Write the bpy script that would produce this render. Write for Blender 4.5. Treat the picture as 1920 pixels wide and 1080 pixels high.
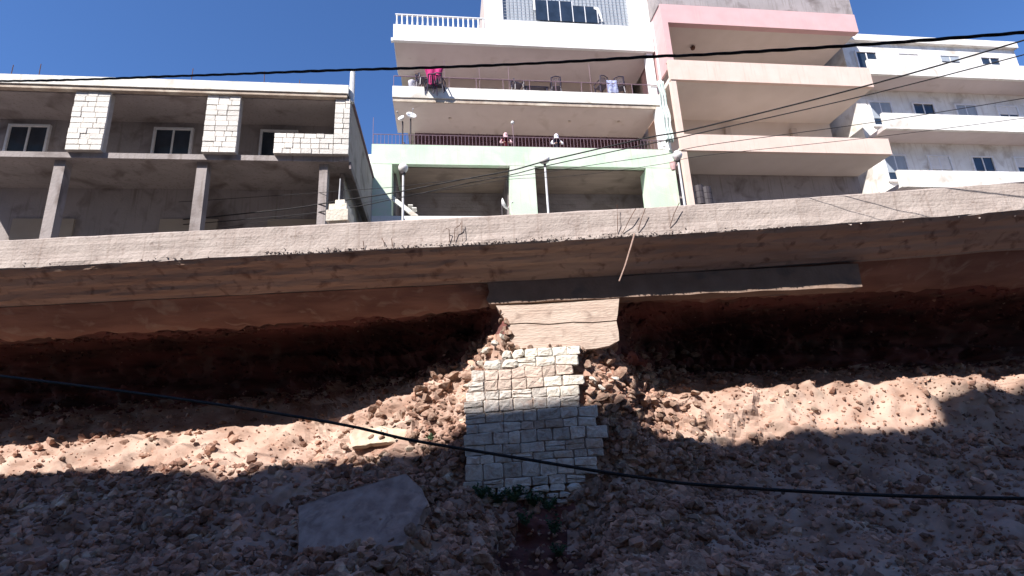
import bpy, bmesh, math, random
from mathutils import Vector, Matrix, noise
random.seed(7)
rnd = random.uniform
scn = bpy.context.scene
for o in list(bpy.data.objects):
    bpy.data.objects.remove(o)
col = scn.collection

# ------------------------------------------------------------------ camera
TH, PS, FPX = math.radians(15.8), math.radians(2.9), 1000.0
F = Vector((0, math.cos(TH), math.sin(TH)))
R0 = Vector((1, 0, 0)); U0 = Vector((0, -math.sin(TH), math.cos(TH)))
R = math.cos(PS) * R0 - math.sin(PS) * U0
U = math.sin(PS) * R0 + math.cos(PS) * U0
cd = bpy.data.cameras.new('camera'); cam = bpy.data.objects.new('camera', cd); col.objects.link(cam)
cd.sensor_width = 36; cd.lens = 36 * FPX / 1920; cd.clip_end = 3000; cd.clip_start = .05
cam.matrix_world = Matrix(((R.x, U.x, -F.x, 0), (R.y, U.y, -F.y, 0), (R.z, U.z, -F.z, 0), (0, 0, 0, 1)))
scn.camera = cam
# ------------------------------------------------------------------ light
SUN_EL, SUN_AZ = math.radians(45.7), math.radians(35)      # sun stands behind the camera, to its left
SUN = Vector((-math.sin(SUN_AZ) * math.cos(SUN_EL), -math.cos(SUN_AZ) * math.cos(SUN_EL), math.sin(SUN_EL)))
w = bpy.data.worlds.new('World'); scn.world = w; w.use_nodes = True
nt = w.node_tree; bg = nt.nodes['Background']
sky = nt.nodes.new('ShaderNodeTexSky'); sky.sky_type = 'NISHITA'; sky.sun_disc = False
sky.sun_elevation = SUN_EL; sky.sun_rotation = math.atan2(SUN.x, SUN.y)
sky.altitude = 900; sky.air_density = 1.0; sky.dust_density = .1; sky.ozone_density = 4.5
tint = nt.nodes.new('ShaderNodeMix'); tint.data_type = 'RGBA'; tint.blend_type = 'MULTIPLY'; tint.inputs[0].default_value = 1
tint.inputs[7].default_value = (.70, .90, 1.17, 1); nt.links.new(sky.outputs[0], tint.inputs[6]); nt.links.new(tint.outputs[2], bg.inputs[0]); bg.inputs[1].default_value = .085
ld = bpy.data.lights.new('sun', 'SUN'); ld.energy = 4.6; ld.angle = math.radians(.55); ld.color = (1, .94, .89)
sun = bpy.data.objects.new('sun', ld); col.objects.link(sun); sun.rotation_euler = SUN.to_track_quat('Z', 'Y').to_euler()
vs = scn.view_settings; vs.view_transform = 'Standard'; vs.look = 'None'; vs.exposure = 1.02; vs.gamma = 1
vs.use_curve_mapping = False
scn.cycles.max_bounces = 6; scn.cycles.diffuse_bounces = 4

# ------------------------------------------------------------------ rays: a photo pixel at a known distance -> a place
def ray(px, py): return F + R * ((px - 960) / FPX) + U * ((540 - py) / FPX)
def at(px, py, Y):
    d = ray(px, py); return d * (Y / d.y)
def atz(px, z, Y):
    b = F + R * ((px - 960) / FPX); k = z / Y
    t = (k * b.y - b.z) / (U.z - k * U.y); d = b + U * t
    return d * (Y / d.y)
YAW = math.radians(7.6); CA, SA = math.cos(YAW), math.sin(YAW)
BO = Vector((-4.995, 21.0, 0))
def onv(px, py, v):
    """point of the main building's own frame (u along the front, v into the depth, z world)"""
    d = ray(px, py); t = (-BO.x * SA + BO.y * CA + v) / (-d.x * SA + d.y * CA); p = d * t
    x, y = p.x - BO.x, p.y - BO.y
    return Vector((x * CA + y * SA, -x * SA + y * CA, p.z))

# ------------------------------------------------------------------ materials
def mat(name, c1, c2=None, scale=3, rough=.9, bump=.0, bscale=40, metal=0, stretch=(1, 1, 1), rand=0.0, stain=None, stain_amt=.5, stain_scale=1.2, detail=8, object_coords=True, streak=None, emis=None, spec=.3, bands=0):
    m = bpy.data.materials.new(name); m.use_nodes = True
    n = m.node_tree.nodes; l = m.node_tree.links; bs = n['Principled BSDF']
    bs.inputs['Roughness'].default_value = rough; bs.inputs['Metallic'].default_value = metal
    bs.inputs['Specular IOR Level'].default_value = spec
    tc = n.new('ShaderNodeTexCoord'); mp = n.new('ShaderNodeMapping'); mp.inputs['Scale'].default_value = stretch
    l.new(tc.outputs['Object'], mp.inputs[0])
    vec = mp.outputs[0]
    def nz(s, d=detail, src=None, dist=0):
        t = n.new('ShaderNodeTexNoise'); t.inputs['Scale'].default_value = s; t.inputs['Detail'].default_value = d
        t.inputs['Distortion'].default_value = dist
        l.new(src or vec, t.inputs['Vector']); return t.outputs['Fac']
    def ramp(f, a, b):
        r = n.new('ShaderNodeMapRange'); r.inputs[1].default_value = a; r.inputs[2].default_value = b
        l.new(f, r.inputs[0]); return r.outputs[0]
    def mix(f, A, B, mode='MIX'):
        x = n.new('ShaderNodeMix'); x.data_type = 'RGBA'; x.blend_type = mode
        for s, v in ((x.inputs[0], f), (x.inputs[6], A), (x.inputs[7], B)):
            if hasattr(v, 'is_linked') or hasattr(v, 'links'): l.new(v, s)
            elif isinstance(v, (int, float)): s.default_value = v
            else: s.default_value = (*v, 1)
        return x.outputs[2]
    cur = mix(ramp(nz(scale), .35, .65), c1, c2 or tuple(k * .8 for k in c1))
    if stain is not None:
        cur = mix(ramp(nz(stain_scale, 10, tc.outputs['Object'], .6), .62 - .2 * stain_amt, .72), cur, stain)
    if streak is not None:                                   # rain streaks running down
        m2 = n.new('ShaderNodeMapping'); m2.inputs['Scale'].default_value = (9, 9, .5); l.new(tc.outputs['Object'], m2.inputs[0])
        cur = mix(ramp(nz(1.3, 6, m2.outputs[0]), .55, .8), cur, streak)
    if rand:
        oi = n.new('ShaderNodeObjectInfo'); r = n.new('ShaderNodeMapRange'); l.new(oi.outputs['Random'], r.inputs[0])
        r.inputs[3].default_value = 1 - rand; r.inputs[4].default_value = 1 + rand * .4
        hv = n.new('ShaderNodeHueSaturation'); l.new(r.outputs[0], hv.inputs['Value']); l.new(cur, hv.inputs['Color']); cur = hv.outputs[0]
    l.new(cur, bs.inputs['Base Color'])
    if bump:
        b = n.new('ShaderNodeBump'); b.inputs['Strength'].default_value = bump; b.inputs['Distance'].default_value = .03
        f = nz(bscale, 10)
        if bands:
            m3 = n.new('ShaderNodeMapping'); m3.inputs['Scale'].default_value = (.12, 1, bands * 2.2); l.new(tc.outputs['Object'], m3.inputs[0])
            wf = nz(2.2, 5, m3.outputs[0], .2)
            ad = n.new('ShaderNodeMath'); ad.operation = 'MULTIPLY_ADD'; l.new(wf, ad.inputs[0]); ad.inputs[1].default_value = .9; l.new(f, ad.inputs[2]); f = ad.outputs[0]
        l.new(f, b.inputs['Height']); l.new(b.outputs[0], bs.inputs['Normal'])
    if emis: bs.inputs['Emission Color'].default_value = (*emis, 1); bs.inputs['Emission Strength'].default_value = 1
    return m
M = {}
M['white'] = mat('white_paint', (.82, .82, .80), (.76, .76, .73), 2, bump=.1, bscale=30, streak=(.66, .65, .6))
M['white_worn'] = mat('worn_white_plaster', (.82, .81, .76), (.74, .72, .66), 2, bump=.25, bscale=20, stain=(.5, .45, .38), stain_amt=.5, streak=(.6, .56, .5))
M['lip'] = mat('stained_slab_lip', (.5, .42, .34), (.36, .28, .22), 3, bump=.4, bscale=25, stain=(.62, .56, .46))
M['green'] = mat('pale_green_plaster', (.50, .69, .49), (.60, .72, .57), .9, bump=.25, bscale=18, stain=(.68, .68, .62), stain_amt=.7, streak=(.52, .55, .42))
M['soffit'] = mat('plaster_soffit', (.62, .55, .53), (.58, .51, .49), 1.5, bump=.15, bscale=12, stain=(.52, .45, .42), stain_amt=.1)
M['tile'] = mat('dark_plum_tile', (.10, .045, .06), (.07, .035, .05), 5, rough=.4, bump=.1)
M['grout'] = mat('tile_grout', (.17, .11, .13), None, 5)
M['pink'] = mat('pink_plaster', (.66, .42, .41), (.60, .38, .37), 1.4, bump=.2, bscale=18, streak=(.66, .44, .40))
M['peach'] = mat('peach_plaster', (.72, .56, .48), (.66, .51, .43), 1.4, bump=.2, bscale=18, streak=(.6, .44, .36))
M['beige_pale'] = mat('pale_beige_plaster', (.68, .60, .54), (.64, .56, .5), 1.1, bump=.2, bscale=14)
M['beige'] = mat('beige_plaster', (.56, .48, .42), (.52, .44, .39), 1.1, bump=.2, bscale=14, stain=(.44, .37, .32), stain_amt=.15)
M['greywall'] = mat('grey_render', (.36, .32, .31), (.30, .27, .26), 1.1, bump=.4, bscale=14, stain=(.16, .13, .12), stain_amt=.5, streak=(.2, .17, .15))
M['darkwall'] = mat('dark_grey_wall', (.24, .21, .215), (.19, .165, .165), 1.2, bump=.4, bscale=10, stain=(.12, .09, .08), stain_amt=.5)  # dark grey with darker brown blotches
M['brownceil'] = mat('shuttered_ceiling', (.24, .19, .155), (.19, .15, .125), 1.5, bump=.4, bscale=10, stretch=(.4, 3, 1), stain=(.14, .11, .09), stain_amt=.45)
M['conc'] = mat('weathered_concrete', (.44, .38, .345), (.38, .32, .29), 2.2, bump=.6, bscale=16, stain=(.27, .215, .19), stain_amt=.15, stain_scale=5, streak=(.29, .23, .20), bands=3)
M['conc_under'] = mat('bounce_brown_concrete', (.64, .45, .34), (.50, .335, .25), 1.6, bump=.8, bscale=9, stretch=(.35, 2, 2), stain=(.28, .165, .12), stain_amt=.35, stain_scale=3.2, bands=2.5)  # brown raised so the warm ground bounce is in the colour
M['conc_dark'] = mat('dark_beam_concrete', (.33, .235, .185), (.25, .175, .135), 2, bump=.5, bscale=14, stain=(.16, .13, .12), stain_amt=.3)
M['conc_pale'] = mat('pale_formed_concrete', (.50, .38, .31), (.58, .47, .39), 2.2, bump=.55, bscale=14, stretch=(.5, 1, 2), stain=(.36, .27, .22), stain_amt=.35, stain_scale=3, bands=4)
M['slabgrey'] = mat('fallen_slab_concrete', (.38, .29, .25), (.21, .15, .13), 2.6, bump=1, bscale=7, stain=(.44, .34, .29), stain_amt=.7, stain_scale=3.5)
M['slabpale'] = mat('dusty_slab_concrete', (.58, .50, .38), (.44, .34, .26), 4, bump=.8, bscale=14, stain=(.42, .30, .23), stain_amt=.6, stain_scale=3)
M['soil'] = mat('red_brown_soil', (.47, .34, .275), (.29, .185, .14), 1.3, bump=1.0, bscale=6, stain=(.46, .36, .29), stain_amt=.5, stain_scale=.8)
M['ledge'] = mat('red_brown_ledge', (.34, .19, .145), (.22, .115, .09), 1.6, bump=1.0, bscale=9, stretch=(.4, .8, 2), stain=(.40, .29, .23), stain_amt=.4, stain_scale=2)
M['shade_clay'] = mat('shade_dark_red_clay', (.20, .075, .065), (.07, .034, .03), 1.2, bump=1.0, bscale=7, stretch=(.35, .6, 2), stain=(.16, .10, .08), stain_amt=.3)  # red strata, darkened further so the cavity's shade is in the colour
M['soil'].node_tree.nodes['Principled BSDF'].inputs['Specular IOR Level'].default_value = .1
M['rubble'] = mat('rubble_stone', (.49, .31, .23), (.23, .12, .085), 1.5, bump=.7, bscale=14, stain=(.55, .46, .36), stain_amt=.3, stain_scale=1.7)
def island(m):
    n = m.node_tree.nodes; l = m.node_tree.links; bs = n['Principled BSDF']; src = bs.inputs['Base Color'].links[0].from_socket
    ge = n.new('ShaderNodeNewGeometry'); r = n.new('ShaderNodeMapRange'); l.new(ge.outputs['Random Per Island'], r.inputs[0]); r.inputs[3].default_value = .45; r.inputs[4].default_value = 1.4
    hv = n.new('ShaderNodeHueSaturation'); l.new(r.outputs[0], hv.inputs['Value']); l.new(src, hv.inputs['Color']); l.new(hv.outputs[0], bs.inputs['Base Color'])
island(M['rubble'])
M['rock'] = mat('loose_rock', (.46, .315, .235), (.26, .15, .11), 3, bump=.7, bscale=14, rand=.35, stain=(.52, .45, .36), stain_amt=.3)
M['stone'] = mat('dressed_limestone', (.74, .69, .62), (.58, .52, .46), 5, bump=1, bscale=14, rand=.32, stain=(.50, .37, .30), stain_amt=.55, stain_scale=6)
M['stone_pink'] = mat('pink_limestone', (.60, .48, .40), (.52, .41, .34), 6, bump=.9, bscale=16, rand=.2, stain=(.62, .55, .46), stain_amt=.5, stain_scale=6)
M['stone_white'] = mat('white_limestone', (.76, .72, .63), (.68, .63, .54), 6, bump=.9, bscale=14, rand=.25, stain=(.60, .47, .38), stain_amt=.5, stain_scale=5)
M['mortar'] = mat('mortar', (.34, .28, .24), (.20, .16, .14), 8, bump=.6, bscale=30)
M['cladding'] = mat('white_cladding_stone', (.80, .77, .72), (.72, .69, .64), 5, bump=.6, bscale=22, rand=.2)
M['cladjoint'] = mat('cladding_joint', (.5, .46, .42), None, 5)
M['metal'] = mat('painted_metal', (.55, .55, .56), None, 5, rough=.5, metal=.3)
M['whitemetal'] = mat('white_painted_metal', (.8, .8, .8), (.7, .7, .7), 5, rough=.5)
M['greymetal'] = mat('grey_railing_metal', (.27, .18, .22), None, 5, rough=.6)
M['darkmetal'] = mat('dark_metal', (.06, .05, .055), None, 5, rough=.6)
M['rust'] = mat('rusty_steel', (.10, .055, .04), (.16, .08, .05), 20, rough=.9)
M['rodpale'] = mat('dusty_steel', (.42, .30, .25), (.3, .2, .16), 20, rough=.9)
M['cable'] = mat('black_cable_rubber', (.012, .012, .014), (.03, .028, .03), 30, rough=.7, bump=.3, bscale=50)
M['globe'] = mat('opal_glass', (.86, .84, .82), (.82, .8, .78), 3, rough=.25)
M['chair'] = mat('dark_plastic', (.06, .05, .075), None, 3, rough=.45)
M['pinkcloth'] = mat('magenta_cloth', (.50, .035, .17), (.34, .02, .11), 6, bump=.5, bscale=12)
M['bluecloth'] = mat('pale_blue_cloth', (.42, .46, .62), (.16, .17, .30), 9, bump=.3)
M['curtain'] = mat('grey_blue_screen', (.30, .34, .38), (.36, .40, .44), 2, rough=.6, bump=.2, bscale=8, stretch=(4, 1, .5))
M['teal'] = mat('pale_teal_tarp', (.42, .56, .52), (.7, .74, .7), 3, rough=.6, bump=.5, bscale=5, stretch=(5, 5, .6))
M['glass'] = mat('dark_glass', (.02, .03, .045), (.03, .045, .07), 2, rough=.08, spec=.6)
M['asphalt'] = mat('asphalt', (.055, .053, .05), (.045, .043, .042), 8, bump=.4, bscale=60)
M['ground'] = mat('dry_earth', (.24, .15, .11), (.18, .11, .08), .6, bump=.8, bscale=5)
M['leaf'] = mat('weed_leaf', (.035, .075, .035), (.055, .10, .045), 6, rough=.7)
M['skin'] = mat('skin', (.42, .25, .18), None, 5, rough=.6)
M['hair'] = mat('dark_hair', (.02, .015, .012), None, 5)
M['red'] = mat('dark_red_cloth', (.16, .02, .03), (.12, .015, .025), 8, bump=.3)
M['pinksleeve'] = mat('pale_pink_cloth', (.62, .42, .45), (.55, .35, .38), 8, bump=.3)
M['whitecloth'] = mat('white_cloth', (.8, .78, .84), (.7, .68, .76), 8, bump=.3)
M['navy'] = mat('navy_cloth', (.03, .03, .06), None, 8, bump=.3)
M['farwall'] = mat('tan_render', (.42, .36, .29), (.36, .3, .24), .7, bump=.2, bscale=8)

# ------------------------------------------------------------------ builders
def tag(o, label=None, cat=None, group=None, kind=None):
    if label: o['label'] = label
    if cat: o['category'] = cat
    if group: o['group'] = group
    if kind: o['kind'] = kind
    return o
def empty(name, loc, rz=0, label=None, cat=None, group=None):
    o = bpy.data.objects.new(name, None); col.objects.link(o); o.location = loc; o.rotation_euler.z = rz
    o.empty_display_size = .2
    return tag(o, label, cat, group)
def link(name, me, m, parent=None, loc=None):
    o = bpy.data.objects.new(name, me); col.objects.link(o)
    if m and not me.materials: me.materials.append(m)
    if parent: o.parent = parent
    if loc is not None: o.location = loc
    return o
class G:
    """collects geometry; build() makes ONE object"""
    def __init__(s): s.v = []; s.f = []
    def add(s, vs, fs):
        k = len(s.v); s.v += [tuple(p) for p in vs]; s.f += [tuple(i + k for i in f) for f in fs]; return s
    def box(s, x0, x1, y0, y1, z0, z1):
        return s.add([(x0, y0, z0), (x1, y0, z0), (x1, y1, z0), (x0, y1, z0), (x0, y0, z1), (x1, y0, z1), (x1, y1, z1), (x0, y1, z1)],
                     [(0, 3, 2, 1), (4, 5, 6, 7), (0, 1, 5, 4), (1, 2, 6, 5), (2, 3, 7, 6), (3, 0, 4, 7)])
    def tube(s, pts, r, n=6, r2=None):
        pts = [Vector(p) for p in pts]; k = len(s.v); N = len(pts)
        for i, p in enumerate(pts):
            d = (pts[min(i + 1, N - 1)] - pts[max(i - 1, 0)]).normalized()
            a = d.orthogonal().normalized() if abs(d.z) > .99 else d.cross(Vector((0, 0, 1))).normalized()
            b = d.cross(a).normalized(); rr = r if r2 is None else r + (r2 - r) * i / (N - 1)
            for j in range(n):
                t = 2 * math.pi * j / n; s.v.append(tuple(p + a * (rr * math.cos(t)) + b * (rr * math.sin(t))))
        for i in range(N - 1):
            for j in range(n):
                a0 = k + i * n + j; a1 = k + i * n + (j + 1) % n; s.f.append((a0, a1, a1 + n, a0 + n))
        s.f.append(tuple(k + j for j in range(n))[::-1]); s.f.append(tuple(k + (N - 1) * n + j for j in range(n)))
        return s
    def lathe(s, prof, n=16, c=(0, 0, 0)):
        k = len(s.v)
        for r, z in prof:
            for j in range(n):
                t = 2 * math.pi * j / n; s.v.append((c[0] + r * math.cos(t), c[1] + r * math.sin(t), c[2] + z))
        for i in range(len(prof) - 1):
            for j in range(n):
                a = k + i * n + j; b = k + i * n + (j + 1) % n; s.f.append((a, b, b + n, a + n))
        return s
    def xf(s, mtx): s.v = [tuple(mtx @ Vector(p)) for p in s.v]; return s
    def build(s, name, m, parent=None, smooth=False, loc=None):
        me = bpy.data.meshes.new(name); me.from_pydata(s.v, [], s.f); me.update()
        bm = bmesh.new(); bm.from_mesh(me); bmesh.ops.recalc_face_normals(bm, faces=bm.faces); bm.to_mesh(me); bm.free()
        if smooth: me.polygons.foreach_set('use_smooth', [True] * len(me.polygons))
        return link(name, me, m, parent, loc)
def box(name, m, b, parent=None): return G().box(*b).build(name, m, parent)
def rough_prism(name, m, pts, d, parent=None, n=8, amp=.02):
    """outline pts in x,z (front face at y=0) pushed back by d"""
    g = G(); k = len(pts); c = Vector((sum(p[0] for p in pts) / k, sum(p[1] for p in pts) / k))
    vs = [(p[0], 0, p[1]) for p in pts] + [(p[0] * .985 + c.x * .015, d, p[1]) for p in pts]
    fs = [tuple(range(k)), tuple(range(2 * k - 1, k - 1, -1))] + [(i, (i + 1) % k, (i + 1) % k + k, i + k) for i in range(k)]
    return g.add(vs, fs).build(name, m, parent)
def smoothstep(t): return t * t * (3 - 2 * t)

# ------------------------------------------------------------------ ground, cavity face and rubble slope
C_PX = [-420, -60, 300, 560, 625, 700, 780, 860, 900, 935, 960, 1040, 1100, 1165, 1200, 1260, 1327, 1450, 1750, 2100, 2450]
COLS = {
 -420: [('z', 3.83, 12.95), (655, 14.1), (664, 16.40), (718, 18.30), (785, 18.00), (850, 15.2), (905, 13.8), (985, 12.5), (1050, 11.2), (1150, 9.2), (1240, 6.5)],
 -60: [('z', 3.83, 12.95), (640, 14.1), (650, 16.40), (700, 18.50), (770, 18.00), (838, 15.3), (895, 13.7), (965, 12.5), (1035, 11.1), (1130, 9.2), (1230, 6.5)],
 300: [('z', 3.83, 12.95), (622, 14.1), (632, 16.40), (682, 18.30), (748, 18.00), (812, 15.2), (872, 13.8), (945, 12.5), (1015, 11.2), (1110, 9.2), (1220, 6.5)],
 560: [('z', 3.83, 12.95), (607, 14.1), (616, 16.40), (665, 18.10), (725, 17.80), (795, 15.0), (863, 13.6), (930, 12.5), (1003, 11.2), (1092, 9.3), (1200, 6.5)],
 625: [('z', 3.83, 12.95), (604, 14.1), (612, 16.40), (660, 18.10), (720, 17.80), (790, 15.0), (860, 13.6), (925, 12.5), (1000, 11.2), (1088, 9.3), (1200, 6.5)],
 700: [('z', 3.83, 12.95), (598, 14.0), (606, 16.20), (650, 17.90), (710, 17.40), (762, 14.6), (852, 13.6), (890, 12.9), (1000, 11.2), (1088, 9.3), (1200, 6.5)],
 780: [('z', 3.83, 12.95), (591, 13.9), (600, 16.00), (645, 17.60), (700, 16.80), (738, 14.3), (842, 13.5), (900, 12.8), (1000, 11.2), (1088, 9.4), (1200, 6.5)],
 860: [('z', 3.83, 12.95), (583, 13.7), (592, 15.47), (625, 16.43), (670, 15.68), (706, 13.95), (800, 13.3), (880, 12.9), (990, 11.5), (1088, 9.5), (1200, 6.5)],
 900: [('z', 3.83, 12.95), (577, 13.5), (585, 15.07), (610, 15.63), (640, 15.08), (672, 13.7), (780, 13.1), (900, 12.9), (990, 11.6), (1088, 9.6), (1200, 6.5)],
 935: [('z', 3.83, 13.25), (578, 13.4), (590, 13.6), (605, 13.5), (625, 13.3), (650, 13.15), (780, 13.05), (915, 12.9), (985, 12.3), (1088, 10.9), (1200, 6.5)],
 960: [('z', 3.83, 13.3), (575, 13.3), (590, 13.3), (605, 13.25), (625, 13.2), (650, 13.12), (780, 13.05), (925, 12.85), (985, 12.3), (1088, 10.9), (1200, 6.5)],
 1040: [('z', 3.83, 13.3), (572, 13.3), (590, 13.3), (605, 13.3), (625, 13.25), (650, 13.15), (780, 13.05), (925, 12.85), (985, 12.3), (1088, 10.9), (1200, 6.5)],
 1100: [('z', 3.83, 13.4), (570, 13.4), (590, 13.4), (605, 13.4), (635, 13.4), (700, 13.05), (780, 12.98), (905, 12.8), (985, 12.3), (1088, 10.9), (1200, 6.5)],
 1165: [('z', 3.83, 13.6), (568, 13.7), (585, 14.07), (625, 14.43), (665, 14.08), (708, 13.3), (778, 12.95), (880, 12.8), (980, 11.5), (1090, 9.6), (1200, 6.5)],
 1200: [('z', 3.83, 13.9), (566, 14.1), (600, 15.27), (635, 16.13), (690, 15.48), (742, 14.0), (790, 13.3), (885, 12.8), (985, 11.4), (1090, 9.5), (1200, 6.5)],
 1260: [('z', 3.83, 14.0), (564, 14.15), (608, 15.90), (640, 17.80), (690, 17.00), (728, 14.7), (810, 13.7), (900, 12.8), (1000, 11.2), (1092, 9.4), (1200, 6.5)],
 1327: [('z', 3.83, 14.0), (562, 14.1), (600, 16.10), (640, 18.10), (698, 17.30), (728, 14.8), (836, 13.7), (915, 12.7), (1000, 11.2), (1092, 9.4), (1200, 6.5)],
 1450: [('z', 3.93, 12.98), (555, 14.1), (592, 16.10), (640, 18.10), (692, 17.30), (722, 14.8), (828, 13.7), (905, 12.7), (995, 11.2), (1092, 9.4), (1195, 6.5)],
 1750: [('z', 4.03, 12.98), (542, 14.1), (578, 16.10), (620, 18.10), (680, 17.30), (712, 14.9), (812, 13.8), (890, 12.7), (985, 11.2), (1085, 9.4), (1190, 6.5)],
 2100: [('z', 4.03, 12.98), (525, 14.1), (560, 16.10), (600, 18.10), (660, 17.30), (700, 14.8), (790, 13.7), (870, 12.7), (965, 11.2), (1075, 9.4), (1180, 6.5)],
 2450: [('z', 4.03, 12.98), (508, 14.1), (545, 16.10), (585, 18.10), (642, 17.30), (680, 14.8), (775, 13.7), (850, 12.7), (950, 11.2), (1065, 9.4), (1170, 6.5)],
}
def hollow(rr, px, c): return rr > 7.3 + .5 * noise.noise(c * 1.9 + Vector((4, 0, 1))) and abs(px - 1012) < 72 + 55 * noise.noise(c * 1.6)  # ragged patch below the wall, coloured dark to deepen the pit's shade
def pxof(ci, t): return C_PX[ci] + (C_PX[ci + 1] - C_PX[ci]) * t
NR = 11
SUBR = [6, 3, 8, 10, 12, 22, 18, 18, 18, 16]
def knot(px, e): return atz(px, e[1], e[2]) if e[0] == 'z' else at(px, e[0], e[1])
CP = [[knot(px, e) for e in COLS[px]] for px in C_PX]
def cat(a, b, c, d, t):
    # monotone-ish blend: softened Catmull-Rom
    m1 = (c - a) * .35; m2 = (d - b) * .35; t2 = t * t; t3 = t2 * t
    return b * (2 * t3 - 3 * t2 + 1) + m1 * (t3 - 2 * t2 + t) + c * (-2 * t3 + 3 * t2) + m2 * (t3 - t2)
def lerp_row(c, row):                                         # column value
    return CP[c][row]
PXS = []
for i in range(len(C_PX) - 1):
    n = max(3, int((C_PX[i + 1] - C_PX[i]) / (7 if 560 <= C_PX[i] < 1450 else 9)))
    for k in range(n): PXS.append((i, k / n))
PXS.append((len(C_PX) - 2, 1.0))
ROWS = []
for r in range(NR - 1):
    for k in range(SUBR[r]): ROWS.append((r, k / SUBR[r]))
ROWS.append((NR - 2, 1.0))
def col_pt(ci, t, row):
    a = CP[max(ci - 1, 0)][row]; b = CP[ci][row]; c = CP[ci + 1][row]; d = CP[min(ci + 2, len(CP) - 1)][row]
    return cat(a, b, c, d, t)
def face_pt(ci, t, r, s):
    p = [col_pt(ci, t, k) for k in (max(r - 1, 0), r, r + 1, min(r + 2, NR - 1))]
    return cat(*p, s)
grid = []
for (r, s) in ROWS:
    line = []
    for (ci, t) in PXS:
        p = face_pt(ci, t, r, s)
        rr = r + s
        amp = .09 if rr < 1 else (.14 if rr < 5 else .21)
        if 915 < pxof(ci, t) < 1168 and rr < 7: amp *= .35
        n1 = noise.fractal(p * .9, .9, 2.1, 5) * amp + noise.fractal(p * 3.1 + Vector((9, 2, 4)), .8, 2.2, 5) * amp * .55
        if rr > 7.5: n1 *= 1.2
        n2 = noise.noise(p * 2.3 + Vector((31, 5, 8))) * amp * .5
        if rr > .2: p = p + Vector((n2 * .5, -n1, n1 * .6))
        if 1.0 < rr < 4.5 and not 915 < pxof(ci, t) < 1168:                                    # soil strata inside the undercut
            p.y += .20 * math.sin(p.z * 8 + noise.noise(p * .6) * 3) + noise.fractal(p * 1.4 + Vector((1, 8, 2)), .7, 2.2, 5) * .38
        line.append(p)
    grid.append(line)
g = G(); W = len(PXS)
g.v = [tuple(p) for line in grid for p in line]
g.f = [(a * W + b, a * W + b + 1, (a + 1) * W + b + 1, (a + 1) * W + b) for a in range(len(ROWS) - 1) for b in range(W - 1)]
me = bpy.data.meshes.new('collapsed_hillside'); me.from_pydata(g.v, [], g.f); me.update()
me.materials.append(M['soil']); me.materials.append(M['shade_clay']); me.materials.append(M['ledge'])
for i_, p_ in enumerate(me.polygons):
    r_ = ROWS[i_ // (W - 1)]; p_.use_smooth = not (.6 < r_[0] + r_[1] < 7.5 and 560 < pxof(*PXS[i_ % (W - 1)]) < 1450); p_.material_index = 1 if hollow(r_[0] + r_[1], pxof(*PXS[i_ % (W - 1)]), p_.center) or 1.0 <= r_[0] + r_[1] < 4.1 + .3 * noise.noise(p_.center * 1.5) else (2 if r_[0] < 1 else 0)  # undercut and hollow faces take the clay with shade in its colour
hill = link('collapsed_hillside', me, None); tag(hill, kind='structure')
GZ = -2.6
gnd = G().add([(-400, -400, GZ), (400, -400, GZ), (400, 14, GZ), (-400, 14, GZ)], [(0, 1, 2, 3)]).build('ground', M['ground']); tag(gnd, kind='structure')

# ------------------------------------------------------------------ stones of the slope
def rock_mesh(name, seed, sub=1, flat=.7):
    bm = bmesh.new(); bmesh.ops.create_icosphere(bm, subdivisions=sub, radius=1)
    rs = random.Random(seed); sx, sy, sz = rs.uniform(.7, 1.2), rs.uniform(.6, 1.0), rs.uniform(.45, .85) * flat / .7
    pl = [(Vector((rs.uniform(-1, 1), rs.uniform(-1, 1), rs.uniform(-1, 1))).normalized(), rs.uniform(.38, .68)) for _ in range(10)]
    for v in bm.verts:
        c = v.co.copy()
        for nrm, d in pl:
            k = c.dot(nrm)
            if k > d: c -= nrm * (k - d)
        c += Vector([noise.noise(v.co * 1.7 + Vector((seed * 3.3 + i * 7, seed, i))) * .10 for i in range(3)])
        v.co = Vector((c.x * sx, c.y * sy, c.z * sz))
    me = bpy.data.meshes.new(name); bm.to_mesh(me); bm.free(); return me
ROCKS = [rock_mesh('rock_shape', i, 2) for i in range(12)]
SMALL = [rock_mesh('pebble_shape', 40 + i, 1) for i in range(10)]
SM = [([v.co.copy() for v in m.vertices], [tuple(p.vertices) for p in m.polygons]) for m in SMALL]
def rot(): return Matrix.Rotation(rnd(0, 6.28), 3, 'X') @ Matrix.Rotation(rnd(0, 6.28), 3, 'Z')
def gridpt(r, c):
    p = grid[r][c]; q = grid[min(r + 1, len(grid) - 1)][c]; s = grid[r][min(c + 1, W - 1)]
    a, b = random.random(), random.random()
    return p + (q - p) * a + (s - p) * b
def proj(p): return 960 + FPX * p.dot(R) / p.dot(F), 540 - FPX * p.dot(U) / p.dot(F)
rub = G()
def dens(rr, px, py):
    """how stony the slope is there (0..1) and how big its stones are"""
    if rr < 1: return 0, 0
    if rr < 4: return .02, .06
    if px < 862 and rr < 6: return (.45, .05) if px < 780 else (.8, .07)      # sandy lit bank on the left
    if px > 1225 and rr < 6.1: return .8, .06                             # sandy lit bank on the right
    if hollow(rr, px, p0): return .4, .09
    if 862 <= px <= 1225: return 1.0, .125
    if px > 1327: return .7, .08
    return 1.0, .14
nb = 0
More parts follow.
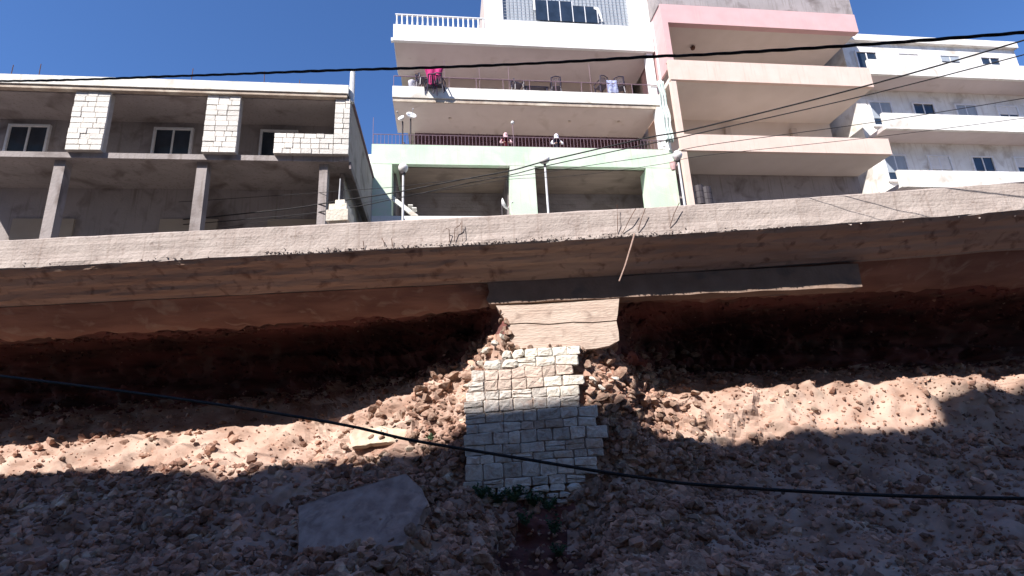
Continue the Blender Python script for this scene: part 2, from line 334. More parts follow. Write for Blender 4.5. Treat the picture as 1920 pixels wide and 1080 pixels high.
for r in range(len(ROWS) - 1):
    rr = ROWS[r][0] + ROWS[r][1]
    if rr < 1: continue
    for c in range(W - 1):
        px = pxof(*PXS[c])
        p0 = grid[r][c]; area = (grid[r + 1][c] - p0).length * (grid[r][c + 1] - p0).length
        _, py = proj(p0)
        d, size = dens(rr, px, py)
        if not 540 < px < 1400: d *= .75
        cl = noise.noise(p0 * .8 + Vector((3, 3, 3)))
        nexp = area * d * 75 * max(.35, 1 + 1.1 * cl) * (1.5 if px > 1125 and rr > 6 else 1)
        n = int(nexp) + (random.random() < nexp % 1)
        for _ in range(n):
            p = gridpt(r, c); s = size * random.choice([.35, .45, .55, .7, .9, 1.15, 1.5])
            if abs(px - 980) < 130 and rr < 7.2 and rr > 3 and p.y < 12.9: s *= .5
            V, Fa = random.choice(SM); m3 = rot()
            rub.add([p + m3 @ (v * s) for v in V], Fa); nb += 1
for r in range(len(ROWS) - 1):
    rr = ROWS[r][0] + ROWS[r][1]
    if rr < 4.3: continue
    for c in range(W - 1):
        px = pxof(*PXS[c]); p0 = grid[r][c]; area = (grid[r + 1][c] - p0).length * (grid[r][c + 1] - p0).length
        if (px < 800 or px > 1240) and rr < 6.1: k_ = 1.1 if 560 < px < 1327 else 2.6
        else: k_ = 5.0
        if 860 < px < 1140 and 3 < rr < 7.3: continue
        if hollow(rr, px, p0): continue
        nexp = area * k_ * max(.25, .7 + 2.2 * noise.noise(p0 * .7 + Vector((11, 3, 3)))) * (1.7 if px > 1125 and rr > 6 else 1)
        for _ in range(int(nexp) + (random.random() < nexp % 1)):
            p = gridpt(r, c); sz_ = rnd(.09, .2) * random.choice([.8, 1, 1.25]); V, Fa = random.choice(SM); m3 = rot()
            rub.add([p + Vector((0, -.03, .02)) + m3 @ (v * sz_) for v in V], Fa); nb += 1
print('rubble stones', nb, 'faces', len(rub.f))
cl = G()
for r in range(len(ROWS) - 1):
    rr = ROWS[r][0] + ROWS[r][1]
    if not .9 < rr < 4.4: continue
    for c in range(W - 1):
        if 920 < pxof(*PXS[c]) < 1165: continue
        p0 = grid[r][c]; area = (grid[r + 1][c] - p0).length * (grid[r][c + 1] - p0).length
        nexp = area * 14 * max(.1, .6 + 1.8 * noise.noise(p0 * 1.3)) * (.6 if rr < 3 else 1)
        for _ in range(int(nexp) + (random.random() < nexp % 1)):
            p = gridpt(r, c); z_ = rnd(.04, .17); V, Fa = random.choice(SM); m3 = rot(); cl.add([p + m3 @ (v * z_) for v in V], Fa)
tag(cl.build('clay_lumps', M['shade_clay']), kind='stuff')  # lumps share the clay colour darkened for the cavity's shade
rub.build('rubble', M['rubble']); tag(bpy.data.objects['rubble'], kind='stuff')
# the larger rocks, each one a thing
def slope_pt(px, py):
    best = None
    for r in range(0, len(grid)):
        for c in range(0, W):
            if abs(pxof(*PXS[c]) - px) > 40: continue
            x, y = proj(grid[r][c]); d = (x - px) ** 2 + (y - py) ** 2
            if best is None or d < best[0]: best = (d, grid[r][c], r)
    return best[1]
def put_rock(px, py, wpx, label, group, k=None, m='rock', name='rock', out=.25):
    p = slope_pt(px, py); s = wpx * SZ / FPX * p.dot(F) / 2
    me_ = random.choice(ROCKS)
    if m != 'rock': me_ = me_.copy(); me_.materials.clear()
    o = link(name, me_, M[m])
    o.location = p + Vector((0, -s * out, s * out)); o.scale = (s * rnd(.95, 1.2), s * rnd(.85, 1.1), s * rnd(.85, 1.15))
    o.rotation_euler = (rnd(-.6, .6), rnd(-.6, .6), rnd(0, 6.28)); tag(o, label, 'rock', group); return o
for me in ROCKS: me.materials.append(M['rock'])
SZ = 1.25
named = [
 (702, 772, 30, 'knobbly brown boulder perched on the crest of the sunlit sandy bank'),
 (716, 778, 22, 'smaller brown boulder leaning on the knobbly one at the bank crest'),
 (768, 768, 14, 'lone rounded stone half sunk in the sunlit sandy bank'),
 (888, 664, 16, 'dark stone sticking out above the broken left shoulder of the stone wall'),
 (895, 678, 26, 'flat pinkish slab of rock beside the broken left shoulder of the wall'),
 (876, 712, 30, 'rounded pinkish boulder just left of the sunlit white stones'),
 (835, 730, 34, 'large pale rock at the top of the sunlit bank beside the stone wall'),
 (848, 752, 24, 'brown rock under the large pale one beside the stone wall'),
 (860, 770, 20, 'small sunlit rock touching the left edge of the stone wall'),
 (1188, 735, 22, 'white round cobble on top of the sunlit heap beside the wall'),
 (1160, 705, 30, 'flat topped sunlit block at the foot of the shaded concrete edge'),
 (1112, 705, 18, 'pale rock at the wall end of the sunlit heap'),
 (1135, 725, 22, 'tan rock in the middle of the sunlit heap beside the wall'),
 (1150, 748, 26, 'yellowish rock low in the sunlit heap beside the wall'),
 (1175, 760, 22, 'pinkish rock low in the sunlit heap, away from the wall'),
 (1215, 785, 20, 'pale rock on the edge of the sunlit heap where shade begins'),
 (1262, 758, 26, 'embedded rock casting a small shadow on the sunlit bank under the dark cavity'),
 (1295, 793, 20, 'dark holed rock in the lower part of the sunlit bank at the picture right'),
 (1118, 665, 34, 'dark angular rock in the shaded pocket under the pale concrete block'),
 (1140, 682, 30, 'brown rock behind the shaded pocket under the pale concrete block'),
 (1100, 690, 28, 'grey blue rock wedged between the wall top and the shaded pocket'),
 (1150, 655, 26, 'purplish rock directly under the corner of the pale concrete block'),
 (1253, 980, 40, 'big flat grey rock face low in the shaded rubble slope'),
 (1280, 992, 26, 'upright dark rock against the big flat grey one'),
 (1262, 1018, 32, 'brown rock below the big flat grey rock face'),
 (1308, 1030, 34, 'tan rounded boulder low near the bottom corner of the rubble'),
 (1285, 1040, 28, 'angular tan boulder leaning on the rounded one near the bottom corner'),
 (1300, 1065, 50, 'broad purple grey boulder at the very bottom of the slope'),
 (800, 1018, 36, 'brown pointed rock at the broken end of the grey slab'),
 (825, 990, 20, 'pale stone under the broken end of the grey slab'),
 (812, 958, 18, 'small white stone at the upper corner of the grey slab'),
 (735, 1055, 46, 'long slanting grey rock below the grey slab'),
 (700, 1065, 40, 'dark rock left of the long slanting rock'),
 (760, 1045, 26, 'pinkish rock between the grey slab and the long slanting rock'),
 (640, 1035, 30, 'pale grey stone poking out under the end of the grey slab'),
 (655, 1070, 34, 'rounded grey rock in the bottom corner under the slab'),
 (905, 1055, 40, 'flat purple rock beside the black hollow at the bottom'),
 (1075, 990, 30, 'reddish block half buried below the wall foot'),
 (1136, 940, 18, 'small bright stone in the shaded rubble off the wall foot'),
 (1170, 900, 26, 'long pale stone crossed by the lowest black cable'),
 (1180, 905, 22, 'pale stone just under the long pale one by the cable'),
]
for i, (px, py, s, lab) in enumerate(named): put_rock(px, py, s, lab, 'named rocks of the collapsed slope')
for px_, py_, s_, lab_ in ((915, 672, 20, 'pale loose block tipped off the broken left shoulder of the wall'), (903, 690, 18, 'pale loose block lying lowest on the broken left shoulder'), (928, 655, 18, 'pale loose block nearest the crumbling end of the concrete block'),
        (942, 642, 16, 'small pale lump between wall top and crumbling concrete'), (890, 700, 18, 'cream block wedged between rubble pile and wall edge'), (878, 735, 16, 'cream block half hidden at the sunlit wall edge'),
        (1112, 720, 16, 'pale block fallen off the stepped right end of the wall'), (1105, 745, 14, 'little pale block close to the wall on the sunlit heap'), (1128, 738, 18, 'pale block in the sunlit heap an arm off the wall'), (1150, 720, 18, 'pale block under the flat topped sunlit one')):
    put_rock(px_, py_, s_, lab_, 'pale blocks fallen from the wall', m='stone_white', name='fallen_block', out=.8)
regions = [
 ((640, 860), (760, 845), 14, 18, 'rock on the sunlit sandy bank'),
 ((780, 868), (700, 800), 24, 24, 'rock in the sunlit pile left of the wall'),
 ((1105, 1220), (705, 780), 34, 26, 'rock in the sunlit heap right of the wall'),
 ((1230, 1325), (735, 820), 16, 18, 'rock in the sunlit bank under the dark cavity'),
 ((1135, 1320), (790, 900), 60, 22, 'shaded rock right of the stone wall'),
 ((1110, 1325), (910, 1075), 46, 26, 'shaded rock right of the weeds'),
 ((780, 880), (850, 1000), 30, 24, 'shaded rock between grey slab and wall foot'),
 ((630, 900), (1040, 1078), 26, 32, 'shaded rock below the grey slab'),
 ((640, 860), (860, 890), 14, 20, 'shaded rock in soil above the grey slab'),
 ((1180, 1325), (660, 720), 26, 18, 'dark rock on the right cavity floor'),
]
for (xa, xb), (ya, yb), n, s, lab in regions:
    for _ in range(n):
        x, y, k = rnd(xa, xb), rnd(ya, yb), rnd(.6, 1.15); fx, fy = (x - xa) / (xb - xa), (y - ya) / (yb - ya)
        sz = ['little', 'small', 'mid sized', 'large', 'biggest'][min(4, int((k - .6) / .11))]
        hz = ['leftmost', 'left', 'central', 'right', 'rightmost'][min(4, int(fx * 5))]; vt = ['top', 'upper', 'lower', 'foot'][min(3, int(fy * 4))]
        put_rock(x, y, s * k, '%s %s, %s %s' % (sz, lab, hz, vt), lab.replace('rock', 'rocks', 1))
for px, py, s_ in ((672, 836, 10), (700, 829, 12), (742, 826, 9), (778, 820, 12), (812, 812, 14), (790, 806, 10), (735, 801, 10), (690, 803, 12), (660, 812, 12), (720, 812, 7)):
    put_rock(px, py, s_, 'lump of earth on the pale slab, %s rim, %s' % ('lower' if py > 815 else 'upper', 'by the wall end' if px > 770 else 'in the middle' if px > 710 else 'by the far end'), 'lumps on the rim of the pale slab', out=1.0)
for px, py, s_ in ((690, 960, 7), (735, 930, 6), (650, 990, 8), (720, 1000, 9), (760, 965, 8), (670, 940, 6), (745, 985, 6), (705, 925, 7)):
    put_rock(px, py, s_, 'chip of stone lying on the face of the grey slab', 'chips on the grey slab', out=5)
# rocks lying over the rim of the fallen grey slab
RIM = [((640, 925, 16), 'nearest the picture edge on its upper rim'), ((668, 915, 14), 'second along its upper rim'), ((745, 892, 16), 'just before its topmost corner'), ((770, 898, 20), 'on its topmost corner'),
       ((790, 915, 18), 'just past its topmost corner on the broken end'), ((800, 932, 22), 'above the sharp tip of the broken end'), ((808, 950, 20), 'at the sharp tip of the broken end'), ((798, 972, 22), 'below the sharp tip of the broken end'),
       ((785, 990, 24), 'halfway down the broken end'), ((776, 1008, 26), 'low on the broken end'), ((735, 1030, 22), 'where broken end and lower rim meet'), ((715, 1040, 18), 'small one along its lower rim'),
       ((700, 1036, 24), 'mid way along its lower rim'), ((670, 1042, 30), 'widest one along its lower rim'), ((625, 1044, 26), 'nearest the picture edge on its lower rim')]
for (px, py, s_), d_ in RIM: put_rock(px, py, s_, 'rock against the grey slab, ' + d_, 'rocks round the rim of the grey slab', out=1.2)

# ------------------------------------------------------------------ street slab with its cantilevered edge
XA, XB = -26, 27
und = []
for i in range(13):
    t = i / 12; y_, z_ = 12.92 - .89 * t, 3.84 + .65 * t; o_ = .012 if (i // 2) % 2 else -.006
    und.append((y_ - o_ * .6, z_ - o_))
UN = len(und) - 1
prof = und + [(12.0, 4.52), (12.0, 4.62), (12.01, 4.8), (12.0, 5.02), (12.0, 5.23), (12.03, 5.26), (12.22, 5.26), (12.24, 5.2), (12.24, 4.71), (14, 4.70), (14.2, 4.2), (14.0, 3.86)]
g = G(); NX = 300; K = len(prof)
for i in range(NX + 1):
    x = XA + (XB - XA) * i / NX; bow = .0012 * (x - 1) ** 2 if x > 1 else 0
    for k, (y, z) in enumerate(prof):
        p = Vector((x, y, z)); a = .03 if 0 < k <= UN else (.028 if k in (UN + 1, UN + 2) else .014)
        kk = k * .6 if k <= UN else k * 3.3
        n = noise.fractal(Vector((x * 1.3, kk, 1)), .8, 2, 4) * a
        g.v.append((x, y + n - bow * .5, z + noise.fractal(Vector((x * .8, k * 5, 7)), .8, 2, 4) * a * .8 + min(bow, .16)))
fa = [(i * K + k, (i + 1) * K + k, (i + 1) * K + (k + 1) % K, i * K + (k + 1) % K) for i in range(NX) for k in range(K)]
g.f = fa + [tuple(range(K)), tuple(NX * K + k for k in range(K))]
slab = g.build('street_retaining_edge', M['conc']); slab.data.materials.append(M['conc_under'])
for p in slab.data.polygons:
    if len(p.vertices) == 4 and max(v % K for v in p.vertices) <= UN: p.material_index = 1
tag(slab, 'long weathered concrete street edge overhanging the collapsed slope', 'retaining wall')
# crumbs along the lower lip of the edge
g = G()
for i in range(420):
    x = rnd(-6, 7) if i < 330 else rnd(-16, 16); V, Fa = random.choice(SM); m3 = rot(); s = rnd(.015, .045)
    z = 4.53 + abs(random.gauss(0, .05))
    g.add([Vector((x, 11.985, z)) + m3 @ (v * s) for v in V], Fa)
c_ = g.build('crumbled_concrete', M['conc'], slab); c_['kind'] = 'stuff'
# dark beam under the edge
g = G(); n = 120; bp = [(12.94, 3.84), (12.96, 3.6), (12.97, 3.4), (12.97, 3.285), (13.45, 3.27), (13.45, 3.84)]
for i in range(n + 1):
    x = -.62 + 9.4 * i / n
    for k, (y, z) in enumerate(bp):
        e = -.0 if x > 4.6 else 0
        zz = z + (noise.noise(Vector((x * 1.5, k, 3))) * .022) - (.03 * max(0, x - 3) / 4 if k in (3, 4) else 0)
        g.v.append((x + (.16 * noise.noise(Vector((k * 2.1, 4, x))) if i == 0 else 0), y + noise.noise(Vector((x * 2, k * 4, 8))) * .02, zz))
g.f = [(i * 6 + k, (i + 1) * 6 + k, (i + 1) * 6 + (k + 1) % 6, i * 6 + (k + 1) % 6) for i in range(n) for k in range(6)] + [tuple(range(6)), tuple(n * 6 + k for k in range(6))]
bm_ = g.build('foundation_beam', M['conc_dark']); tag(bm_, 'dark grey concrete beam under the street edge above the pale block', 'beam')
# pale concrete block that stands on the stone wall
def wp(px, py, Y): p = at(px, py, Y); return (p.x, p.z)
BY = 12.96
outl = [(930, 573), (1000, 571), (1080, 566), (1161, 560), (1158, 590), (1156, 605), (1160, 622), (1161, 638), (1142, 648), (1118, 653), (1092, 655), (1060, 658), (1010, 657), (975, 657), (962, 650), (958, 640), (966, 630), (955, 618), (948, 606), (951, 596), (940, 590)]
pb = empty('concrete_block', (0, BY, 0), 0, 'pale sunlit block of board marked concrete on top of the stone wall', 'concrete block')
up = [(930, 573), (1000, 571), (1080, 566), (1161, 560), (1158, 590), (1156, 600), (1110, 604), (1075, 603), (1030, 607), (985, 605), (950, 607), (948, 600), (940, 590)]
lo = [(951, 609), (985, 607), (1030, 609), (1075, 605), (1110, 606), (1156, 602), (1160, 622), (1161, 638), (1142, 648), (1118, 653), (1092, 655), (1060, 658), (1010, 657), (975, 657), (962, 650), (958, 640), (966, 630), (955, 618)]
rough_prism('block_body', M['conc_pale'], [wp(a_, b_, BY) for a_, b_ in up], 1.0, pb)
l_ = rough_prism('block_body', M['conc_pale'], [wp(a_, b_, BY) for a_, b_ in lo], 1.0, pb); l_.location.y = .012
box('joint_fill', M['mortar'], (wp(955, 610, BY)[0], wp(1150, 610, BY)[0], .06, .9, wp(1050, 640, BY)[1], wp(1050, 580, BY)[1]), pb)
for i, (px, py, s) in enumerate([(944, 590, 20), (952, 603, 22), (946, 615, 18), (955, 622, 22), (950, 634, 20), (958, 645, 18), (938, 583, 15), (938, 600, 14), (940, 622, 12), (944, 645, 22), (935, 652, 20)]):
    o = link('broken_lump', random.choice(ROCKS), M['rock'], pb); q = at(px, py, BY - .02); o.location = (q.x, -.02 + rnd(0, .08), q.z)
    ss = s / FPX * 13 / 2; o.scale = (ss, ss, ss); o.rotation_euler = (rnd(0, 6), rnd(0, 6), rnd(0, 6))
for i in range(26):
    px = rnd(935, 1095); o = link('mortar_lump', random.choice(ROCKS), None, pb); q = at(px, 655 - .03 * (px - 960) + rnd(-5, 6), BY - .05); o.location = (q.x, -.05 + rnd(0, .06), q.z)
    ss = rnd(.03, .085); o.scale = (ss * 1.3, ss, ss * .8); o.rotation_euler = (rnd(0, 6), rnd(0, 6), rnd(0, 6))
# side piece under the right end of the block (shaded return)

# ------------------------------------------------------------------ dressed stone wall, every stone a part
WB = [137, 190, 248, 310, 372, 430, 498, 565, 620, 695, 755, 805, 905, 952, 1000, 1040, 1078]
WX = [
 [(285, 350), (352, 424), (425, 505), (505, 590), (590, 680), (680, 765)],
 [(185, 290), (292, 385), (385, 495), (495, 610), (612, 738)],
 [(105, 188), (190, 270), (270, 350), (350, 430), (430, 535), (535, 610), (616, 712)],
 [(90, 185), (190, 268), (268, 350), (350, 440), (440, 540), (540, 650), (655, 782)],
 [(74, 190), (193, 275), (275, 350), (350, 470), (470, 560), (560, 640), (640, 755)],
 [(58, 180), (182, 275), (275, 360), (360, 480), (480, 560), (560, 640), (640, 750)],
 [(66, 190), (192, 300), (300, 420), (422, 500), (503, 640), (640, 742), (748, 862)],
 [(70, 150), (150, 300), (300, 405), (405, 480), (480, 548), (550, 655), (655, 740), (745, 850)],
 [(70, 150), (152, 235), (240, 330), (330, 400), (400, 500), (500, 588), (594, 700), (700, 790), (795, 932)],
 [(74, 190), (192, 292), (295, 400), (400, 545), (548, 670), (672, 785), (790, 888)],
 [(72, 160), (160, 240), (246, 348), (352, 475), (478, 600), (600, 715), (722, 800), (804, 896)],
 [(72, 180), (180, 300), (300, 410), (410, 520), (520, 620), (620, 722), (728, 862)],
 [(64, 172), (182, 300), (306, 466), (472, 566), (570, 672), (678, 788)],
 [(122, 215), (218, 252), (260, 360), (364, 460), (465, 572), (576, 672), (678, 762)],
 [(180, 250), (262, 330), (375, 462), (470, 548), (555, 626), (630, 690)],
 [(230, 290), (555, 600), (612, 690)],
]
def wb(k, cx): return WB[k] - .065 * cx + (13 * noise.noise(Vector((cx * .011, k * 5.7, 2))) if 0 < k < 15 else 0)
rw = random.Random(5)
WR = []
for r_, row in enumerate(WX):
    out_ = []; i = 0
    while i < len(row):
        a, b = row[i]
        if 2 < r_ < 12 and i + 1 < len(row) and row[i + 1][1] - a < 175 and rw.random() < .2: b = row[i + 1][1]; i += 1
        out_.append((a, b)); i += 1
    WR.append(out_)
wall = empty('stone_wall', at(985, 935, 12.7), 0, 'broken pier of pale squared stones in courses rising from the rubble', 'stone wall')
w0 = Vector(wall.location)
def cropw(cx, cy, Y): return at(850 + cx / 3.175, 620 + cy / 3.176, Y)
def stone_mesh(x0, x1, z0l, z0r, z1l, z1r, y, rough, depth=.3):
    jt = .004 + rough * .012
    xs = [x0 + jt, (x0 + x1) / 2, x1 - jt]
    def zl(x, a, b): return a + (b - a) * (x - x0) / (x1 - x0)
    c = min(x1 - x0, abs(z1l - z0l)) * (.07 + .2 * rough)
    top = lambda x: zl(x, z1l, z1r) - jt; bot = lambda x: zl(x, z0l, z0r) + jt
    ring = []
    X0, X1 = xs[0], xs[2]
    ring = [(X0 + c, bot(X0)), (xs[1], bot(xs[1])), (X1 - c, bot(X1)), (X1, bot(X1) + c), (X1, (bot(X1) + top(X1)) / 2), (X1, top(X1) - c),
            (X1 - c, top(X1)), (xs[1], top(xs[1])), (X0 + c, top(X0)), (X0, top(X0) - c), (X0, (bot(X0) + top(X0)) / 2), (X0, bot(X0) + c)]
    j = .008 + .02 * rough
    ring = [(a + rnd(-j, j), b + rnd(-j, j)) for a, b in ring]
    cx, cz = sum(a for a, b in ring) / 12, sum(b for a, b in ring) / 12
    vs = [(a, y + depth, b) for a, b in ring] + [(a, y + .012 + rnd(0, .01), b) for a, b in ring]
    i1 = .90 if rough < .5 else .72
    vs += [(cx + (a - cx) * i1, y - .004 + rnd(-.012, .008), cz + (b - cz) * i1) for a, b in ring]
    vs += [(cx + (a - cx) * .4, y - .010 + rnd(-.014, .012), cz + (b - cz) * .4) for a, b in ring[::3]]
    fs = [tuple(range(12))]
    for L in (0, 12): fs += [(L + i, L + (i + 1) % 12, L + 12 + (i + 1) % 12, L + 12 + i) for i in range(12)]
    b2 = 36
    for q in range(4):
        a = 24 + 3 * q; fs += [(a, a + 1, b2 + q), (a + 1, a + 2, b2 + q), (a + 2, 24 + (3 * q + 3) % 12, b2 + (q + 1) % 4), (a + 2, b2 + (q + 1) % 4, b2 + q)]
    fs.append((b2, b2 + 1, b2 + 2, b2 + 3))
    return G().add(vs, fs)
for r, row in enumerate(WR):
    Yr = 12.78 - .012 * r
    for (a, b) in row:
        if a == row[0][0]: a += rnd(-9, 7)
        if b == row[-1][1]: b += rnd(-10, 12)
        z = []
        for cx in (a, b):
            for k in (r + 1, r):
                z.append(cropw(cx, wb(k, cx), Yr))
        rough = .12 if r < 13 else .8
        if r in (0, 1) and a < 380: rough = .7
        yy = Yr + rnd(-.022, .012)
        gm = stone_mesh(z[0].x, z[2].x, z[0].z, z[2].z, z[1].z, z[3].z, yy, rough)
        mm = 'stone'
        if (r in (2, 3) and 180 < a < 560) or (r == 2 and a > 600) or (r == 9 and a > 650) or (r == 7 and 300 < a < 560) or (r == 10 and a == 600): mm = 'stone_pink'
        if (r in (0, 3, 4) and a > 500) or (r <= 1): mm = 'stone_white'
        if rough < .5 and b - a > 95 and rw.random() < .16:      # two thin stones in one course
            zm = [(z[0] + z[1]) / 2, (z[2] + z[3]) / 2]
            for (q0, q1, q2, q3) in ((z[0].z, z[2].z, zm[0].z, zm[1].z), (zm[0].z, zm[1].z, z[1].z, z[3].z)):
                stone_mesh(z[0].x, z[2].x, q0, q1, q2, q3, yy + rnd(-.01, .01), rough).xf(Matrix.Translation(-w0)).build('stone', M[mm], wall)
            continue
        o = gm.xf(Matrix.Translation(-w0)).build('stone', M[mm], wall)
g = G()                                                        # mortar core just behind the stone faces, row by row
for r, row in enumerate(WX[:13]):
    Yr = 12.805 - .012 * r
    a, b = row[0][0] + 8, row[-1][1] - 8
    if r == 0: a = 430
    P = [cropw(a, WB[r + 1] - .065 * a, Yr), cropw(b, WB[r + 1] - .065 * b, Yr), cropw(b, WB[r] - .065 * b, Yr), cropw(a, WB[r] - .065 * a, Yr)]
    g.add([p - w0 for p in P] + [p - w0 + Vector((0, .38, 0)) for p in P], [(0, 1, 2, 3), (7, 6, 5, 4), (0, 1, 5, 4), (1, 2, 6, 5), (2, 3, 7, 6), (3, 0, 4, 7)])
g.build('mortar_core', M['mortar'], wall)

# ------------------------------------------------------------------ fallen slabs
def plate(name, m, corners, thick, label, cat):
    fine = []
    for i in range(len(corners)):
        a, b = corners[i], corners[(i + 1) % len(corners)]; m_ = max(1, int(math.hypot(b[0] - a[0], b[1] - a[1]) / 7))
        for k in range(m_): fine.append(tuple(a[q] + (b[q] - a[q]) * k / m_ + (rnd(-2.2, 2.2) if q < 2 and k else 0) for q in range(3)))
    corners = fine
    P = [at(*c) for c in corners]; n = (P[len(P) // 3] - P[0]).cross(P[2 * len(P) // 3] - P[0]).normalized()
    if n.y > 0: n = -n
    c0 = sum(P, Vector()) / len(P); base = c0 - n * thick
    k = len(P)
    o = G().add([p - base for p in P] + [p - n * thick - base for p in P], [tuple(range(k)), tuple(range(k, 2 * k))] + [(i, (i + 1) % k, (i + 1) % k + k, i + k) for i in range(k)]).build(name, M[m], loc=base)
    return tag(o, label, cat)
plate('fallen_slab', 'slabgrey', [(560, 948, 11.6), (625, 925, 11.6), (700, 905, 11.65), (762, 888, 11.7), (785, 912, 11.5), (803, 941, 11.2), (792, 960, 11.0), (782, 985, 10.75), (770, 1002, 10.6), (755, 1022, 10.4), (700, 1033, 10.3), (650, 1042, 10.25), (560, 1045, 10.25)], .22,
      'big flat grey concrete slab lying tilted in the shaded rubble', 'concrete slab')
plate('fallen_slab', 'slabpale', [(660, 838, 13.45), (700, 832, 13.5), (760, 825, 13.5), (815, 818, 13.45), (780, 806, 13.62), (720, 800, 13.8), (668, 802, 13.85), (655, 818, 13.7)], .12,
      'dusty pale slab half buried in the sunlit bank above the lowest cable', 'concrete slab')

# ------------------------------------------------------------------ rebar sticking out of the street edge
def rod(pts, label, m='rust', r=.009, name='rebar'):
    P = [at(*p) for p in pts]; c = P[-1]
    o = G().tube([p - c for p in P], r, 5).build(name, M[m], loc=c); return tag(o, label, 'steel rod')
rod([(716, 446, 11.93), (720, 455, 11.92), (722, 463, 11.97)], 'short bent steel stub on the street edge behind the slanted pole')
rod([(734, 447, 11.93), (736, 462, 11.97)], 'short upright steel stub beside the bent one on the street edge')
rod([(681, 452, 11.93), (683, 466, 11.97)], 'tiny steel stub nearest the white stone pillar on the street edge')
rod([(836, 428, 11.9), (842, 430, 11.9), (843, 454, 11.97)], 'hooked steel rod, shortest of the three together on the street edge')
rod([(864, 418, 11.9), (862, 423, 11.9), (853, 428, 11.9), (852, 453, 11.97)], 'steel rod bent over at the top, between two others')
rod([(866, 414, 11.9), (866, 435, 11.88), (867, 452, 11.97)], 'straight steel rod, tallest of the three together on the street edge')
rod([(1157, 384, 11.88), (1158, 410, 11.88), (1158, 436, 11.97)], 'upright thin dark rod left of the leaning rods')
rod([(1192, 391, 11.85), (1180, 412, 11.88), (1168, 436, 11.97)], 'dark rod leaning right beside the upright thin one')
rod([(1210, 390, 11.85), (1203, 410, 11.88), (1196, 434, 11.97)], 'dark rod leaning over the dangling pale rod')
rod([(1274, 380, 11.85), (1264, 400, 11.88), (1256, 425, 11.97)], 'dark rod leaning under the end street lamp')
rod([(1190, 438, 11.97), (1181, 468, 11.9), (1172, 498, 11.9), (1161, 527, 11.92)], 'long pale rusty rod dangling from the street edge', 'rodpale', .018)

rod([(812, 948, 11.1), (800, 952, 11.1), (790, 955, 11.15)], 'bent steel stub at the sharp tip of the fallen grey slab')
rod([(800, 990, 10.75), (788, 984, 10.75), (778, 984, 10.8)], 'steel stub sticking from the broken end of the grey slab below its tip')
# ------------------------------------------------------------------ street behind the edge
st = box('street', M['asphalt'], (XA, XB, 14.0, 42, 4.3, 4.7)); tag(st, kind='structure')
back_ = box('back_earth', M['soil'], (XA, XB, 21.5, 42, GZ, 4.28)); tag(back_, kind='structure')

# ------------------------------------------------------------------ the white and green apartment building
B0 = 4.70
bld = empty('apartment_building', (BO.x, BO.y, B0), YAW, 'tall apartment block with pale green lower storey and white balconies', 'building')
def bb(name, m, u0, u1, v0, v1, z0, z1, par=bld): return box(name, M[m], (u0, u1, v0, v1, z0 - B0, z1 - B0), par)
UL, UR = -.82, 12.83
bb('shop_floor_wall', 'green', UL, UR, -.45, 11, B0, 8.92)
bb('white_plinth_band', 'white', UL - .02, UR + .02, -.5, 2.6, 8.92, 9.19)
# green storey: three pillars, lintel, deep recess
for (a, b) in ((UL, .05), (5.15, 6.27), (11.43, UR)): bb('pillar', 'green', a, b, -.45, .3, 9.19, 11.62)
bb('parapet', 'green', UL, UR, -.45, -.27, 11.9, 12.58)
bb('floor_slab', 'green', UL, UR, -.45, 11, 11.64, 11.9)
bb('terrace_bounce_floor', 'beige_pale', UL + .2, UR, -.26, 2.6, 11.9, 11.93)  # unseen pale layer added to take green out of the soffit's bounce light
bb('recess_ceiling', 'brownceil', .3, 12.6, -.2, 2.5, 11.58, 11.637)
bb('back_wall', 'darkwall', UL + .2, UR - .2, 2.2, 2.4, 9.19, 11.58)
g = G()
for r in range(12):
    for c in range(31):
        x0 = .2 + .41 * c + (.2 if r % 2 else 0) - .1; yy = 2.19 - rnd(0, .012)
        g.box(x0, x0 + .395, yy, 2.2, 9.2 + .2 * r - B0, 9.39 + .2 * r - B0 - (.05 if r == 11 else 0))
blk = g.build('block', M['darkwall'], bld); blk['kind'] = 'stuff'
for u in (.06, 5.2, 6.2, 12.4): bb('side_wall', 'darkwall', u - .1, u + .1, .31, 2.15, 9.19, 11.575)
for k in range(9): 0 and bb('ceiling_rib', 'brownceil', .35, 12.3, .35 + .46 * k, .43 + .46 * k, 11.50, 11.578)
b_ = G().add([(-.02, -.3, 10.3 - B0), (-.02, -.18, 10.3 - B0), (1.15, -.18, 9.32 - B0), (1.15, -.3, 9.32 - B0), (-.02, -.3, 10.07 - B0), (-.02, -.18, 10.07 - B0), (.86, -.18, 9.32 - B0), (.86, -.3, 9.32 - B0)],
            [(0, 1, 2, 3), (4, 5, 6, 7), (0, 3, 7, 4), (1, 2, 6, 5), (0, 1, 5, 4), (3, 2, 6, 7)]).build('stair_string', M['white_worn'], bld)
for k in range(2): bb('stair_tread', 'white_worn', .72 + .16 * k, .92 + .16 * k, -.28, .1, 9.78 - .13 * k, 9.82 - .13 * k)
bb('low_ledge', 'white', UL - .55, UL, -.2, 1, 11.5, 12.22)
# building body behind the balconies
bb('side_wall', 'beige', .85, 12.6, 2.62, 11, 11.9, 18.7)
bb('tile_backing', 'grout', .86, 12.55, 2.56, 2.62, 11.9, 15.06)
tz = 11.95
tl = bpy.data.meshes.new('tile'); G_t = G().box(0, .36, -.02, .0, 0, .29); tl.from_pydata(G_t.v, [], G_t.f); tl.materials.append(M['tile'])
nt_ = 0
for r in range(10):
    for c in range(30):
        if nt_ >= 290: break
        z = 14.95 - .31 * (r + 1)
        if z < 12.0: continue
        o = link('tile', tl, None, bld, (.9 + .385 * c, 2.558, z - B0)); nt_ += 1
